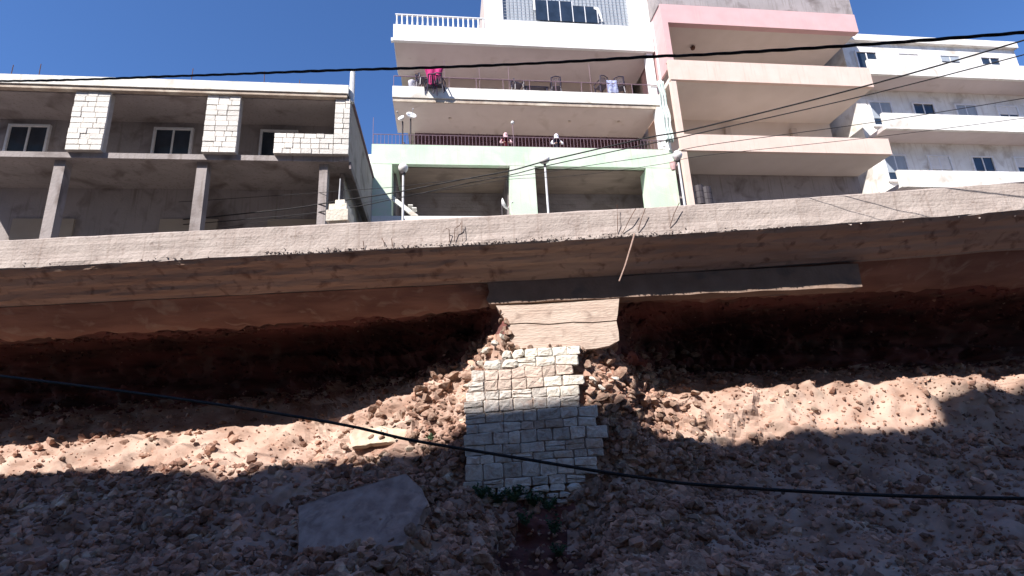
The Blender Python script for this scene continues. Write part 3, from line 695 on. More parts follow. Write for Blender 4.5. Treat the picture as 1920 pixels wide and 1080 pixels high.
# second floor balcony slab (z 15.06 to 15.83) and roof slab
bb('balcony_slab', 'soffit', .0, 12.76, 0.04, 2.6, 15.06, 15.45)
bb('balcony_front', 'white_worn', -.02, 12.78, -.08, .04, 15.24, 15.83)
bb('slab_lip', 'lip', -.0, 12.77, -.03, .04, 15.05, 15.24)
bb('roof_slab', 'soffit', .02, 12.8, .1, 2.6, 18.38, 18.7)
bb('roof_fascia', 'white', -.02, 12.86, -.06, .1, 18.36, 19.27)
bb('roof_fascia_end', 'white', -.02, .1, .1, 2.6, 18.5, 19.27)
bb('fascia_drip', 'white', -.12, -.02, -.06, .1, 18.33, 18.5)
bb('roof_deck', 'beige', .1, 12.8, .1, 11, 18.7, 18.85)
bb('end_column', 'white', 12.45, 12.78, .05, .4, 15.45, 18.38)
bb('end_column', 'white', 12.5, 12.83, -.2, .3, 12.58, 15.05)
bb('end_column', 'beige', .86, 1.1, 2.3, 2.6, 15.45, 18.38)
bb('door_recess', 'glass', 4.2, 5.2, 2.575, 2.618, 15.5, 17.8)
bb('door_recess', 'glass', 9.0, 10.4, 2.575, 2.618, 15.5, 17.8)
# upper balcony railing
def rail(parent, u0, u1, v, z0, z1, step, m, rb=.012, rt=.02, label=None, bars=True, name='baluster', mid=False):
    G().tube([(u0, v, z1), (u1, v, z1)], rt, 6).build('handrail', M[m], parent)
    if mid: G().tube([(u0, v, z0 + .06), (u1, v, z0 + .06)], rt * .7, 6).build('lower_rail', M[m], parent)
    n = int(round((u1 - u0) / step)); gm = G().tube([(0, 0, z0), (0, 0, z1)], rb, 5)
    me = bpy.data.meshes.new(name); me.from_pydata(gm.v, [], gm.f); me.materials.append(M[m])
    for i in range(n + 1): link(name, me, None, parent, (u0 + (u1 - u0) * i / n, v, 0))
rail(bld, .03, 12.72, 0.0, 15.83 - B0, 16.42 - B0, 1.27, 'greymetal', .014, .022, name='railing_post')
for u, z in ((4.0, 17.2), (2.35, 17.4), (5.4, 17.3), (9.4, 17.5)): G().tube([(u, .02, 15.83 - B0), (u, .02, z - B0)], .011, 5).build('thin_pole', M['greymetal'], bld)
rail(bld, UL + .05, 12.5, -.36, 12.58 - B0, 13.12 - B0, .16, 'greymetal', .009, .016, mid=True)
G().tube([(UL + .03, -.36, 12.58 - B0), (UL + .03, -.36, 13.95 - B0)], .012, 5).build('thin_pole', M['greymetal'], bld)
# roof railing of short white balusters
prof_b = [(.04, 0), (.045, .04), (.05, .14), (.036, .3), (.036, .42), (.045, .56), (.045, .6)]
gb = G().lathe(prof_b, 8); mb_ = bpy.data.meshes.new('roof_baluster'); mb_.from_pydata(gb.v, [], gb.f); mb_.materials.append(M['white'])
for i in range(18): link('roof_baluster', mb_, None, bld, (.14 + .244 * i, .02, 19.27 - B0))
bb('roof_railing_cap', 'whitemetal', .06, 4.36, -.03, .07, 19.87, 19.92)
# rooftop room with barred screen
for nm, b in (('attic_frame', (4.38, 5.28, 19.29, 23)), ('attic_frame', (11.76, 12.88, 19.29, 23)), ('attic_frame', (5.28, 11.76, 19.29, 19.86)), ('attic_frame', (5.28, 11.76, 22.2, 23))):
    bb(nm, 'white', b[0], b[1], -.03, .25, b[2], b[3])
bb('attic_room', 'beige', 4.42, 12.84, .9, 9, 19.2, 22.9)
bb('screen', 'curtain', 5.28, 11.76, .20, .24, 19.86, 22.2)
for i in range(5):
    u = 6.93 + i * .64; top = 21.2 if i < 3 else 20.95
    wn = bb('window', 'glass', u, u + .60, -.02, .015, 19.97, top)
    box('window_frame', M['whitemetal'], (u + .60, u + .64, -.03, .012, 19.97 - B0, top - B0), wn)
bb('white_drape', 'white', 6.83, 6.93, -.03, .012, 20.55, 21.2)
G().add([(9.95, -.04, 20.95 - B0), (10.2, -.04, 20.9 - B0), (10.3, -.04, 20.5 - B0), (10.36, -.04, 20.05 - B0), (10.28, -.04, 20.05 - B0), (10.18, -.04, 20.5 - B0), (10.08, -.04, 20.75 - B0), (9.95, -.04, 20.8 - B0)] + [(10.36, .01, 20.05 - B0), (10.2, .01, 20.9 - B0)], [(0, 1, 2, 3, 4, 5, 6, 7), (1, 9, 8, 3, 2)]).build('white_drape', M['white'], bld)
g = G()
for i in range(33): u = 5.3 + i * .2; g.box(u - .008, u + .008, .02, .04, 19.86 - B0, 22.2 - B0)
for i in range(13): z = 19.95 + i * .18; g.box(5.28, 11.76, .04, .056, z - .008 - B0, z + .008 - B0)
gr = g.build('window_grille', M['metal'], bld); gr['kind'] = 'stuff'
# terrace slab ceiling hook marks
for u, v in ((2.6, 1.2), (5.7, 1.3), (8.5, 1.2), (11.0, 1.1)): G().lathe([(.0, -.05), (.07, -.045), (.07, 0)], 10, (u, v, 15.055 - B0)).build('ceiling_rose', M['beige'], bld)
# hanging tarp in the gap next to the pink building
g = G(); nzz = 14
for i in range(nzz + 1):
    z = 12.8 + 3.3 * i / nzz
    for j in range(9):
        a = j / 8; t_ = .5 + .5 * math.sin(i * .7)
        g.v.append((12.42 + .42 * a * (1 - .3 * abs(i / nzz - .4)) + .03 * math.sin(i * 1.3), -.72 + .07 * math.sin(j * 2.1 + i * .4), z))
g.f = [(i * 9 + j, i * 9 + j + 1, (i + 1) * 9 + j + 1, (i + 1) * 9 + j) for i in range(nzz) for j in range(8)]
for p in list(g.v): pass
tp = g.build('hanging_tarp', M['teal'], smooth=True); md = tp.modifiers.new('thick', 'SOLIDIFY'); md.thickness = .015
tp.location = (BO.x, BO.y, 0); tp.rotation_euler.z = YAW; tag(tp, 'pale teal sheet hanging in the gap beside the pink building', 'tarpaulin')

# ------------------------------------------------------------------ pink building
PB = empty('apartment_building', (BO.x + 12.9 * CA + 1.2 * SA, BO.y + 12.9 * SA - 1.2 * CA, B0), YAW, 'pink and peach apartment block with deep open balconies', 'building')
def pb_(name, m, u0, u1, v0, v1, z0, z1): return box(name, M[m], (u0, u1, v0, v1, z0 - B0, z1 - B0), PB)
PW = 10.5
pb_('core_wall', 'beige_pale', .2, PW, 3.2, 12, B0, 24)
pb_('fascia', 'pink', 0, PW, 0, .3, 19.12, 20.2)
pb_('top_floor_wall', 'greywall', -.05, PW + .05, .1, 11, 20.2, 22.5)
pb_('fascia_return', 'pink', 0, .3, .3, 3.2, 19.12, 20.2)
pb_('soffit_slab', 'beige_pale', .05, PW, .25, 3.2, 19.2, 19.5)
pb_('pillar', 'pink', 0, .28, 0, .28, 16.95, 19.12)
pb_('side_wall', 'pink', 0.0, .1, .28, 3.2, 16.6, 19.12)
pb_('pillar', 'peach', 0, .24, 0.02, .28, 12.95, 15.85)
pb_('pillar', 'peach', 0, .24, 0.02, .28, B0, 12.1)
pb_('side_wall', 'peach', 0, .1, 1.4, 3.2, 12.9, 15.85)
for (a, b, c) in ((15.85, 16.95, 0), (12.12, 12.95, .0), ):
    pb_('balcony_front', 'peach', -.02, PW, -.02, .16, a, b)
    pb_('balcony_slab', 'beige_pale', 0, PW, .16, 3.2, a, a + .25)
pb_('low_wall', 'greywall', 0, PW, 0.5, .7, B0, 9.2)
pb_('low_back_wall', 'greywall', 0.3, PW, 2.2, 2.4, 9.2, 12.1)
for (u, z) in ((4.2, 16.9), (4.2, 13.2), (8.0, 16.9), (8.0, 13.2)): pb_('pillar', 'beige', u, u + .3, 3.0, 3.19, z, z + 2.2)
for (u, z) in ((2.2, 17.1), (6, 17.1), (2.4, 13.2), (6.2, 13.2)):
    wn = pb_('window', 'glass', u, u + 1.3, 3.12, 3.19, z, z + 1.4); box('window_frame', M['whitemetal'], (u - .06, u, 3.08, 3.18, z - B0, z + 1.4 - B0), wn)
G().add([(2.35, 2.9, 19.19 - B0), (2.5, 2.9, 19.19 - B0), (2.42, 2.6, 18.95 - B0)], [(0, 1, 2)]).lathe([(.0, -.22), (.1, -.2), (.12, -.08), (.03, 0)], 10, (2.3, 1.6, 19.2 - B0)).build('ceiling_lamp', M['rust'], PB)
# gap piece between the buildings (drain pipe)
G().tube([(-.03, -.02 + 1.0, B0 - B0), (-.03, .98, 20 - B0)], .045, 8).build('drain_pipe', M['whitemetal'], PB)

# further houses (outside the photographed strip, same street)
def plain_block(u, v, wd, dp, h, m, label, nfl):
    p = Vector((BO.x + u * CA - v * SA, BO.y + u * SA + v * CA, B0)); e = empty('apartment_building', p, YAW, label, 'building')
    box('wall', M[m], (0, wd, .3, dp, 0, h), e)
    for k in range(nfl):
        z = 1.2 + k * 3.2
        box('balcony_front', M[m], (0, wd, -1.0, -.85, z + 1.7, z + 2.6), e); box('balcony_slab', M['soffit'], (0, wd, -.85, .3, z + 1.7, z + 1.9), e)
        for j in range(int(wd / 2.6)):
            u0 = .7 + 2.6 * j; wn = box('window', M['glass'], (u0, u0 + 1.2, .26, .298, z + 2.7, z + 4.1), e)
            fg = G().box(u0 - .07, u0, .2, .297, z + 2.63, z + 4.17).box(u0 + 1.2, u0 + 1.27, .2, .297, z + 2.63, z + 4.17).box(u0, u0 + 1.2, .2, .297, z + 4.1, z + 4.17).box(u0, u0 + 1.2, .16, .297, z + 2.6, z + 2.7).box(u0 + .58, u0 + .63, .23, .258, z + 2.7, z + 4.1)
            fg.build('window_frame', M['whitemetal'], wn)
            if (j + k) % 3: box('shutter', M['cladding' if j % 2 else 'curtain'], (u0 + .02, u0 + 1.18, .235, .257, z + 4.1 - rnd(.3, 1.2), z + 4.09), wn)
    box('roof_edge', M['white_worn'], (-.1, wd + .1, .1, dp, h, h + .4), e)
    return e
plain_block(24.2, .5, 11, 10, 15.6, 'white_worn', 'cream apartment block with stacked balconies past the pink building', 4)

# ------------------------------------------------------------------ stone clad building at the street's other end
LBp = Vector((-4.93, 15.0, B0))
LB = empty('apartment_building', LBp, YAW, 'white stone clad building with grey side wall near the sky gap', 'building')
def lb(name, m, u0, u1, v0, v1, z0, z1): return box(name, M[m], (u0, u1, v0, v1, z0 - B0, z1 - B0), LB)
lb('upper_side_wall', 'greywall', -.3, -.02, .12, 6.2, 8.75, 11.0)
lb('upper_floor_slab', 'greywall', -12, -.03, .15, 6.2, 8.72, 8.9)
lb('roof_slab', 'greywall', -12, -.02, .1, 6.2, 10.9, 11.02)
lb('roof_cap', 'white_worn', -12, -.08, -.12, .3, 11.05, 11.36)
lb('roof_cap_lip', 'lip', -12, -.12, -.08, .12, 10.93, 11.05)
lb('recess_back_wall', 'greywall', -12, -.3, 1.6, 1.8, 8.9, 10.9)
for u_ in (-11, -6.6, -3.2):
    wn = lb('window', 'glass', u_, u_ + 1.1, 1.57, 1.598, 9.5, 10.6)
    G().box(u_ - .07, u_, 1.5, 1.597, 9.43 - B0, 10.67 - B0).box(u_ + 1.1, u_ + 1.17, 1.5, 1.597, 9.43 - B0, 10.67 - B0).box(u_, u_ + 1.1, 1.5, 1.597, 10.6 - B0, 10.67 - B0).box(u_, u_ + 1.1, 1.46, 1.597, 9.4 - B0, 9.5 - B0).box(u_ + .52, u_ + .57, 1.53, 1.569, 9.5 - B0, 10.6 - B0).build('window_frame', M['whitemetal'], wn)
    lb('shutter_door', 'farwall', u_ + .2, u_ + 2.0, 2.12, 2.197, B0, 7.6)
for u_ in (-10.5, -9.7, -5.2, -2.9, -1.8): G().tube([(u_, .5, 11.3 - B0), (u_ + rnd(-.05, .05), .5, 12.0 - B0 + rnd(-.2, .3))], .012, 5).build('rebar', M['rust'], LB)
lb('lower_wall', 'greywall', -12, -.45, 2.2, 6.2, B0, 8.72)
lb('lower_side_wall', 'greywall', -.44, -.3, .9, 6.2, B0, 8.72)
lb('column', 'greywall', -.95, -.7, .3, .6, B0, 8.72)
lb('column', 'greywall', -4.6, -4.3, .3, .6, B0, 8.72); lb('column', 'greywall', -8.6, -8.3, .3, .6, B0, 8.72)
g = G().add([(-.02, .2, 8.5 - B0), (.04, .2, 8.5 - B0), (.04, 6.3, 8.3 - B0), (-.02, 6.3, 8.3 - B0), (-.02, .2, 8.74 - B0), (.04, .2, 8.74 - B0), (.04, 6.3, 8.6 - B0), (-.02, 6.3, 8.6 - B0)], [(0, 3, 2, 1), (4, 5, 6, 7), (0, 1, 5, 4), (1, 2, 6, 5), (2, 3, 7, 6), (3, 0, 4, 7)])
g.build('edge_beam', M['darkwall'], LB)
lb('roof_edge_flashing', 'greymetal', -.02, .05, .1, 6.3, 10.94, 11.0)
lb('rear_annex_wall', 'greywall', -.25, .02, 6.2, 6.6, B0, 9.3)
G().tube([(-.0, .1, 10.85 - B0), (-.0, .1, 12.0 - B0)], .085, 8).build('vent_pipe', M['whitemetal'], LB)
G().lathe([(.075, 0), (.075, .06), (.02, .1)], 10, (0, .1, 12.0 - B0)).build('vent_cap', M['whitemetal'], LB)
ns = 0
for (u0, u1, low) in ((-.5, -.02, 8.9), (-2.3, -.5, None), (-4.4, -3.4, 8.9), (-8.2, -7.2, 8.9)):
    top = 10.93 if low else 9.62
    lowz = 8.9
    lb('cladding_backing', 'cladjoint', u0 + .01, u1 - .01, .03, .25, lowz, top)
    z = lowz; r = 0
    while z < top - .05:
        hh = min(.185, top - z); x = u0 - (.0 if r % 2 == 0 else 0)
        while x < u1 - .02:
            ww = min(rnd(.22, .4), u1 - x)
            if u1 - x - ww < .12: ww = u1 - x
            yy = rnd(-.012, .012)
            o = G().add([(x + .006, .06, z + .006 - B0), (x + ww - .006, .06, z + .006 - B0), (x + ww - .006, .06, z + hh - .006 - B0), (x + .006, .06, z + hh - .006 - B0),
                         (x + .012, yy, z + .012 - B0), (x + ww - .012, yy, z + .012 - B0), (x + ww - .012, yy, z + hh - .012 - B0), (x + .012, yy, z + hh - .012 - B0)],
                        [(0, 3, 2, 1), (4, 5, 6, 7), (0, 1, 5, 4), (1, 2, 6, 5), (2, 3, 7, 6), (3, 0, 4, 7)]).build('cladding_stone', M['cladding'], LB)
            x += ww; ns += 1
        z += hh; r += 1
print('cladding stones', ns)

# white stone pillar standing on the street edge
q = at(638, 420, 13.2); SP = empty('stone_pillar', (q.x, 13.2, B0), 0, 'small white stone gate pillar with stepped cap at the street edge', 'pillar')
zt = lambda py: at(640, py, 13.2).z - B0
for k in range(6):
    z0 = zt(420) * k / 6; z1 = zt(420) * (k + 1) / 6
    box('stone', M['stone_white'], (-.23 + rnd(-.01, .01), .0, -.2, .2, z0 + .006, z1 - .006), SP); box('stone', M['stone_white'], (.008, .24 + rnd(-.01, .01), -.2, .2, z0 + .006, z1 - .006), SP)
box('cap', M['stone_white'], (-.30, .28, -.27, .27, zt(420), zt(400)), SP)
box('cap', M['stone_white'], (-.25, .22, -.22, .22, zt(400), zt(388)), SP)
box('finial_block', M['stone_white'], (-.12, .13, -.12, .12, zt(388), zt(378)), SP)
G().tube([(-.06, 0, zt(378)), (-.05, 0, zt(335))], .025, 8, .015).build('finial_rod', M['metal'], SP)

# ------------------------------------------------------------------ street lamps
def lamp(px, py_top, px_low, py_low, Y, kind, label, group):
    top = at(px, py_top, Y); e = empty('street_lamp', (top.x, Y, 4.7), 0, label, 'street lamp', group)
    h = top.z - 4.7
    G().tube([(0, 0, 0), (0, 0, h - .22)], .05, 10, .035).build('pole', M['metal'], e, True)
    G().lathe([(.09, 0), (.09, .25), (.05, .3)], 10).build('pole_base', M['metal'], e)
    if kind == 'globe':
        G().lathe([(.03, -.24), (.08, -.22), (.085, -.17), (.05, -.14)], 12, (0, 0, h)).build('globe_collar', M['darkmetal'], e)
        G().lathe([(.0, -.16), (.07, -.15), (.13, -.1), (.165, -.02), (.17, .03), (.15, .1), (.1, .155), (.04, .178), (0, .18)], 18, (0, 0, h)).build('globe', M['globe'], e, True)
    else:
        g = G().lathe([(.0, -.15), (.1, -.13), (.17, -.07), (.19, .02), (.15, .1), (.08, .14), (0, .15)], 18)
        g.xf(Matrix.Translation((0, 0, h)) @ Matrix.Rotation(math.radians(-28), 4, 'Y') @ Matrix.Rotation(math.radians(30), 4, 'X')); g.build('lamp_hood', M['globe'], e, True)
        G().lathe([(.035, -.3), (.045, -.2), (.03, -.1)], 10, (0, 0, h)).build('globe_collar', M['darkmetal'], e)
    return e
GL = 'street lamps along the street above the slope'
lamp(756, 316, 0, 0, 16.5, 'globe', 'globe street lamp in front of the opening with the pale stair', GL)
lamp(1021, 300, 0, 0, 16.5, 'hood', 'street lamp with tilted white hood near the middle green pillar', GL)
e3 = lamp(1270, 292, 0, 0, 16.5, 'globe', 'globe street lamp in front of the end green pillar by the pink building', GL)
h3 = at(1270, 292, 16.5).z - 4.7
G().lathe([(.01, 0), (.07, .02), (.1, .15), (.11, .3), (.03, .34)], 10, (-.2, 0, h3 - .55)).tube([(0, 0, h3 - .3), (-.2, 0, h3 - .5)], .018, 6).build('spot_lamp', M['pink'], e3)

# ------------------------------------------------------------------ cables
def cable(pts, r, label, twist=None, name='overhead_cable', m='cable', sub=8):
    P = [at(*p) for p in pts]; out = []
    for i in range(len(P) - 1):
        a, b, c, d = P[max(i - 1, 0)], P[i], P[i + 1], P[min(i + 2, len(P) - 1)]
        for k in range(sub):
            t = k / sub; out.append(.5 * ((2 * b) + (c - a) * t + (2 * a - 5 * b + 4 * c - d) * t * t + (3 * b - a - 3 * c + d) * t ** 3))
    out.append(P[-1]); c0 = out[len(out) // 2]
    if twist:
        e = empty(name, c0, 0, label, 'cable')
        for s in range(3):
            q = []; L = 0
            fine = []
            for i in range(len(out) - 1):
                for k in range(6): fine.append(out[i].lerp(out[i + 1], k / 6))
            for i, p in enumerate(fine):
                if i: L += (p - fine[i - 1]).length
                a = L * twist + s * 2.09; q.append(p - c0 + Vector((0, math.cos(a), math.sin(a))) * r * (.8 + .25 * noise.noise(p * 2)))
            G().tube(q, r * .72, 5).build('strand', M[m], e, True)
        return e
    return tag(G().tube([p - c0 for p in out], r, 6).build(name, M[m], None, True, c0), label, 'cable')
cable([(-500, 150, 9.5), (0, 152, 8), (350, 142, 7.2), (625, 132, 6.6), (830, 126, 6.2), (1040, 117, 5.9), (1225, 106, 5.6), (1327, 102, 5.4), (1700, 78, 5), (2300, 30, 4.4)], .0135, 'thick twisted black cable bundle crossing in front of the upper balcony', 7)
cable([(-400, 660, 6.5), (0, 705, 6.2), (350, 750, 5.9), (625, 793, 5.6), (760, 823, 5.5), (870, 842, 5.4), (980, 860, 5.3), (1100, 880, 5.2), (1200, 895, 5.15), (1327, 910, 5.1), (1700, 930, 4.9), (2300, 940, 4.6)], .0165, 'thick black cable crossing low in front of the stone wall')
cable([(-300, 430, 19), (200, 420, 17), (500, 396, 15.6), (640, 376, 15), (735, 362, 14.6), (870, 336, 14.0), (957, 320, 13.5), (1020, 303, 13.2), (1140, 275, 12.6), (1225, 256, 12.2), (1327, 236, 11.8), (1700, 140, 10.5), (2300, -40, 9)], .018, 'topmost dark cable of the slanting group over the green storey')
cable([(-300, 436, 19), (200, 428, 17), (500, 408, 15.6), (640, 392, 15), (735, 374, 14.6), (870, 345, 14.0), (957, 328, 13.5), (1020, 312, 13.2), (1140, 286, 12.6), (1225, 268, 12.2), (1327, 246, 11.8), (1700, 160, 10.5), (2300, 0, 9)], .013, 'second dark cable just under the topmost of the slanting group')
cable([(-300, 400, 19), (200, 385, 17), (500, 368, 15.6), (640, 358, 15), (735, 351, 14.6), (870, 336, 13.9), (957, 331, 13.5), (1040, 320, 13.2), (1140, 305, 12.6), (1250, 289, 12.2), (1327, 272, 11.8), (1700, 220, 10.5), (2300, 120, 9)], .008, 'thin cable, third of the slanting group, flatter than the top two')
cable([(-300, 470, 19), (200, 450, 17), (500, 415, 15.6), (640, 388, 15), (735, 371, 14.6), (870, 350, 13.9), (957, 336, 13.5), (1040, 332, 13.2), (1140, 322, 12.6), (1250, 306, 12.2), (1327, 291, 11.8), (1700, 250, 10.5), (2300, 170, 9)], .006, 'thinnest and lowest cable of the slanting group')

# ------------------------------------------------------------------ things on the building
def loc2w(u, v, z): return Vector((BO.x + u * CA - v * SA, BO.y + u * SA + v * CA, z))
def chair(u, v, z, rz, label, m='chair', tilt=0):
    e = empty('plastic_chair', loc2w(u, v, z), YAW + rz, label, 'chair', 'chairs on the upper balcony'); e.rotation_euler.x = tilt
    G().box(-.22, .22, -.2, .22, .42, .45).build('seat', M[m], e)
    for sx in (-1, 1):
        for sy in (-1, 1): G().tube([(sx * .24, sy * .23, 0), (sx * .2, sy * .19, .42)], .034, 5).build('leg', M[m], e)
        G().tube([(sx * .25, -.2, .43), (sx * .26, -.2, .64), (sx * .25, .2, .66)], .03, 5).build('armrest', M[m], e)
        G().tube([(sx * .21, .2, .43), (sx * .22, .29, .88)], .034, 5).build('back_post', M[m], e)
    for k in range(4): G().box(-.15 + .085 * k - .012 + .01, -.15 + .085 * k + .03, .235 + .02, .27, .48, .84).build('back_slat', M[m], e)
    G().tube([(-.22, .29, .87), (0, .32, .91), (.22, .29, .87)], .028, 6).build('top_rail', M[m], e)
    return e
BF = 15.83
def bal(px, py, v=-.0): return onv(px, py, v)
# chairs on the parapet cluster with the pink cloth
chair(1.35, -.02, 15.75, .5, 'dark plastic chair perched on the balcony edge between white bucket and pink cloth')
chair(1.72, -.13, 15.3, 3.4, 'dark plastic chair hooked outside the rail left of the pink cloth', tilt=-.25)
chair(2.12, -.15, 15.35, 2.9, 'dark plastic chair hooked outside the rail with the pink cloth over it', tilt=-.25)
chair(10.0, .3, 15.95, 3.5, 'dark plastic chair left of the blue cloth towards the white end column')
chair(10.95, .32, 15.95, 2.8, 'dark plastic chair right of the blue cloth towards the white end column')
chair(5.85, .35, 15.95, .3, 'dark plastic chair alone near the middle of the upper balcony')
chair(7.75, .4, 15.88, 3.0, 'dark brown plastic chair beside the low bench on the upper balcony')
t = empty('low_bench', loc2w(6.75, .3, 15.85), YAW, 'low grey bench between two chairs on the upper balcony', 'bench')
G().box(-.6, .6, -.15, .15, .36, .40).build('seat', M['chair'], t)
for sx in (-.5, .5): G().box(sx - .03, sx + .03, -.13, .13, 0, .36).build('leg', M['chair'], t)
def cloth(name, m, u0, u1, v, z0, z1, label, taper=0, fold=.03):
    g = G(); nx, nz2 = 12, 10
    for i in range(nz2 + 1):
        s = i / nz2; z = z1 + (z0 - z1) * s; cx = (u0 + u1) / 2; hw = (u1 - u0) / 2 * (1 - taper * s)
        for j in range(nx + 1):
            a = -1 + 2 * j / nx; p = (cx + a * hw, v + fold * math.sin(a * 7 + s * 2) - .05 * math.sin(s * 2), z - .06 * abs(math.sin(a * 3.1)) * s - (.0 if i else 0))
            g.v.append(p)
    g.f = [(i * (nx + 1) + j, i * (nx + 1) + j + 1, (i + 1) * (nx + 1) + j + 1, (i + 1) * (nx + 1) + j) for i in range(nz2) for j in range(nx)]
    o = g.build(name, M[m], None, True); md = o.modifiers.new('thick', 'SOLIDIFY'); md.thickness = .012
    o.location = (BO.x, BO.y, 0); o.rotation_euler.z = YAW; return tag(o, label, 'cloth')
cloth('pink_cloth', 'pinkcloth', 1.42, 2.3, -.32, 15.72, 16.7, 'bright magenta cloth hung over the chairs on the upper balcony rail', .55, .05)
cloth('striped_cloth', 'bluecloth', 10.2, 10.75, .02, 15.9, 16.62, 'pale blue and navy cloth hung on the rail between two dark chairs', .05, .02)
bk = empty('bucket', loc2w(.85, .12, 15.83), YAW, 'white bucket at the sky end of the upper balcony', 'bucket')
G().lathe([(0, 0), (.13, 0), (.17, .36), (.18, .38), (.16, .37), (.12, .03), (0, .03)], 14).build('bucket_body', M['whitecloth'], bk, True)
G().tube([(-.17, 0, .36), (0, -.02, .52), (.17, 0, .36)], .01, 5).build('handle', M['metal'], bk)

# satellite dishes on the terrace
def dish(px, py, v, r, tilt, turn, label, base_z):
    p = onv(px, py, v); e = empty('satellite_dish', loc2w(p.x, p.y, base_z), YAW, label, 'satellite dish')
    h = p.z - base_z
    G().tube([(0, 0, 0), (0, 0, h - .12), (0, .02, h - .04)], .035, 7).build('mast', M['darkmetal'], e)
    mx = Matrix.Translation((0, 0, h)) @ Matrix.Rotation(turn, 4, 'Z') @ Matrix.Rotation(tilt, 4, 'X')
    G().lathe([(0.001, -.0), (r * .4, .03), (r * .75, .08), (r, .15), (r * .99, .165), (r * .74, .095), (.001, .015)], 20).xf(mx).build('reflector', M['whitemetal'], e, True)
    G().tube([(0, -r * .95, .14), (0, -r * .3, .45)], .012, 5).lathe([(0, 0), (.03, 0), (.03, .08), (0, .08)], 8, (0, -r * .3, .42)).xf(mx).build('feed_arm', M['metal'], e)
    return e
dish(770, 221, -.15, .23, math.radians(60), .3, 'larger white satellite dish facing up at the sky end of the terrace', 11.9)
dish(755, 226, -.05, .15, math.radians(62), -.5, 'smaller white satellite dish beside the larger one on the terrace', 11.9)
dish(941, 385, -.3, .28, math.radians(70), 1.25, 'satellite dish seen edge on in the dark opening by the middle pillar', 9.19)
# small round lamp on the terrace edge
p = onv(961, 230, -.36); e = empty('terrace_lamp', loc2w(p.x, -.36, 12.58), YAW, 'small round white lamp on a thin pole on the terrace parapet', 'lamp')
G().tube([(0, 0, 0), (0, 0, p.z - 12.58 - .06)], .016, 6).build('pole', M['greymetal'], e)
G().lathe([(0, -.085), (.06, -.06), (.085, 0), (.06, .06), (0, .085)], 12, (0, 0, p.z - 12.58)).build('globe', M['globe'], e, True)
# white post pier under the dishes
pr = empty('gas_canister', loc2w(.5, .15, 11.9), YAW, 'upright pinkish water cylinder under the satellite dishes', 'water cylinder')
G().lathe([(0, 0), (.16, 0), (.17, .05), (.17, .95), (.1, 1.05), (.04, 1.08), (0, 1.08)], 14).build('tank', M['pinksleeve'], pr, True)
G().tube([(0, 0, 1.05), (0, 0, 1.16)], .03, 6).build('valve', M['darkmetal'], pr)
# things piled in the pink building's lowest open floor
def drum(px, py, Y, label, r=.25, h=.9, m='darkmetal'):
    p = at(px, py, Y); e = empty('metal_drum', (p.x, Y, p.z - h), 0, label, 'drum', 'drums under the pink building')
    G().lathe([(0, 0), (r, 0), (r, h * .33), (r * 1.05, h * .35), (r, h * .37), (r, h * .66), (r * 1.05, h * .68), (r, h * .7), (r, h), (r * .9, h), (r * .9, h - .03), (0, h - .03)], 14).build('drum_body', M[m], e)
    G().tube([(0, 0, h - .03), (0, 0, h + .05)], .04, 6).build('drum_cap', M['greymetal'], e)
bb2 = pb_('storage_ledge', 'greywall', .3, PW, .7, 2.2, 9.0, 9.6)
for px, lab in ((1293, 'dark drum next to the end street lamp in the lowest open floor'), (1308, 'middle dark drum in the lowest open floor of the pink building'), (1322, 'dark drum farthest from the end street lamp')):
    drum(px, 352 + rnd(-2, 2), 21.9, lab)

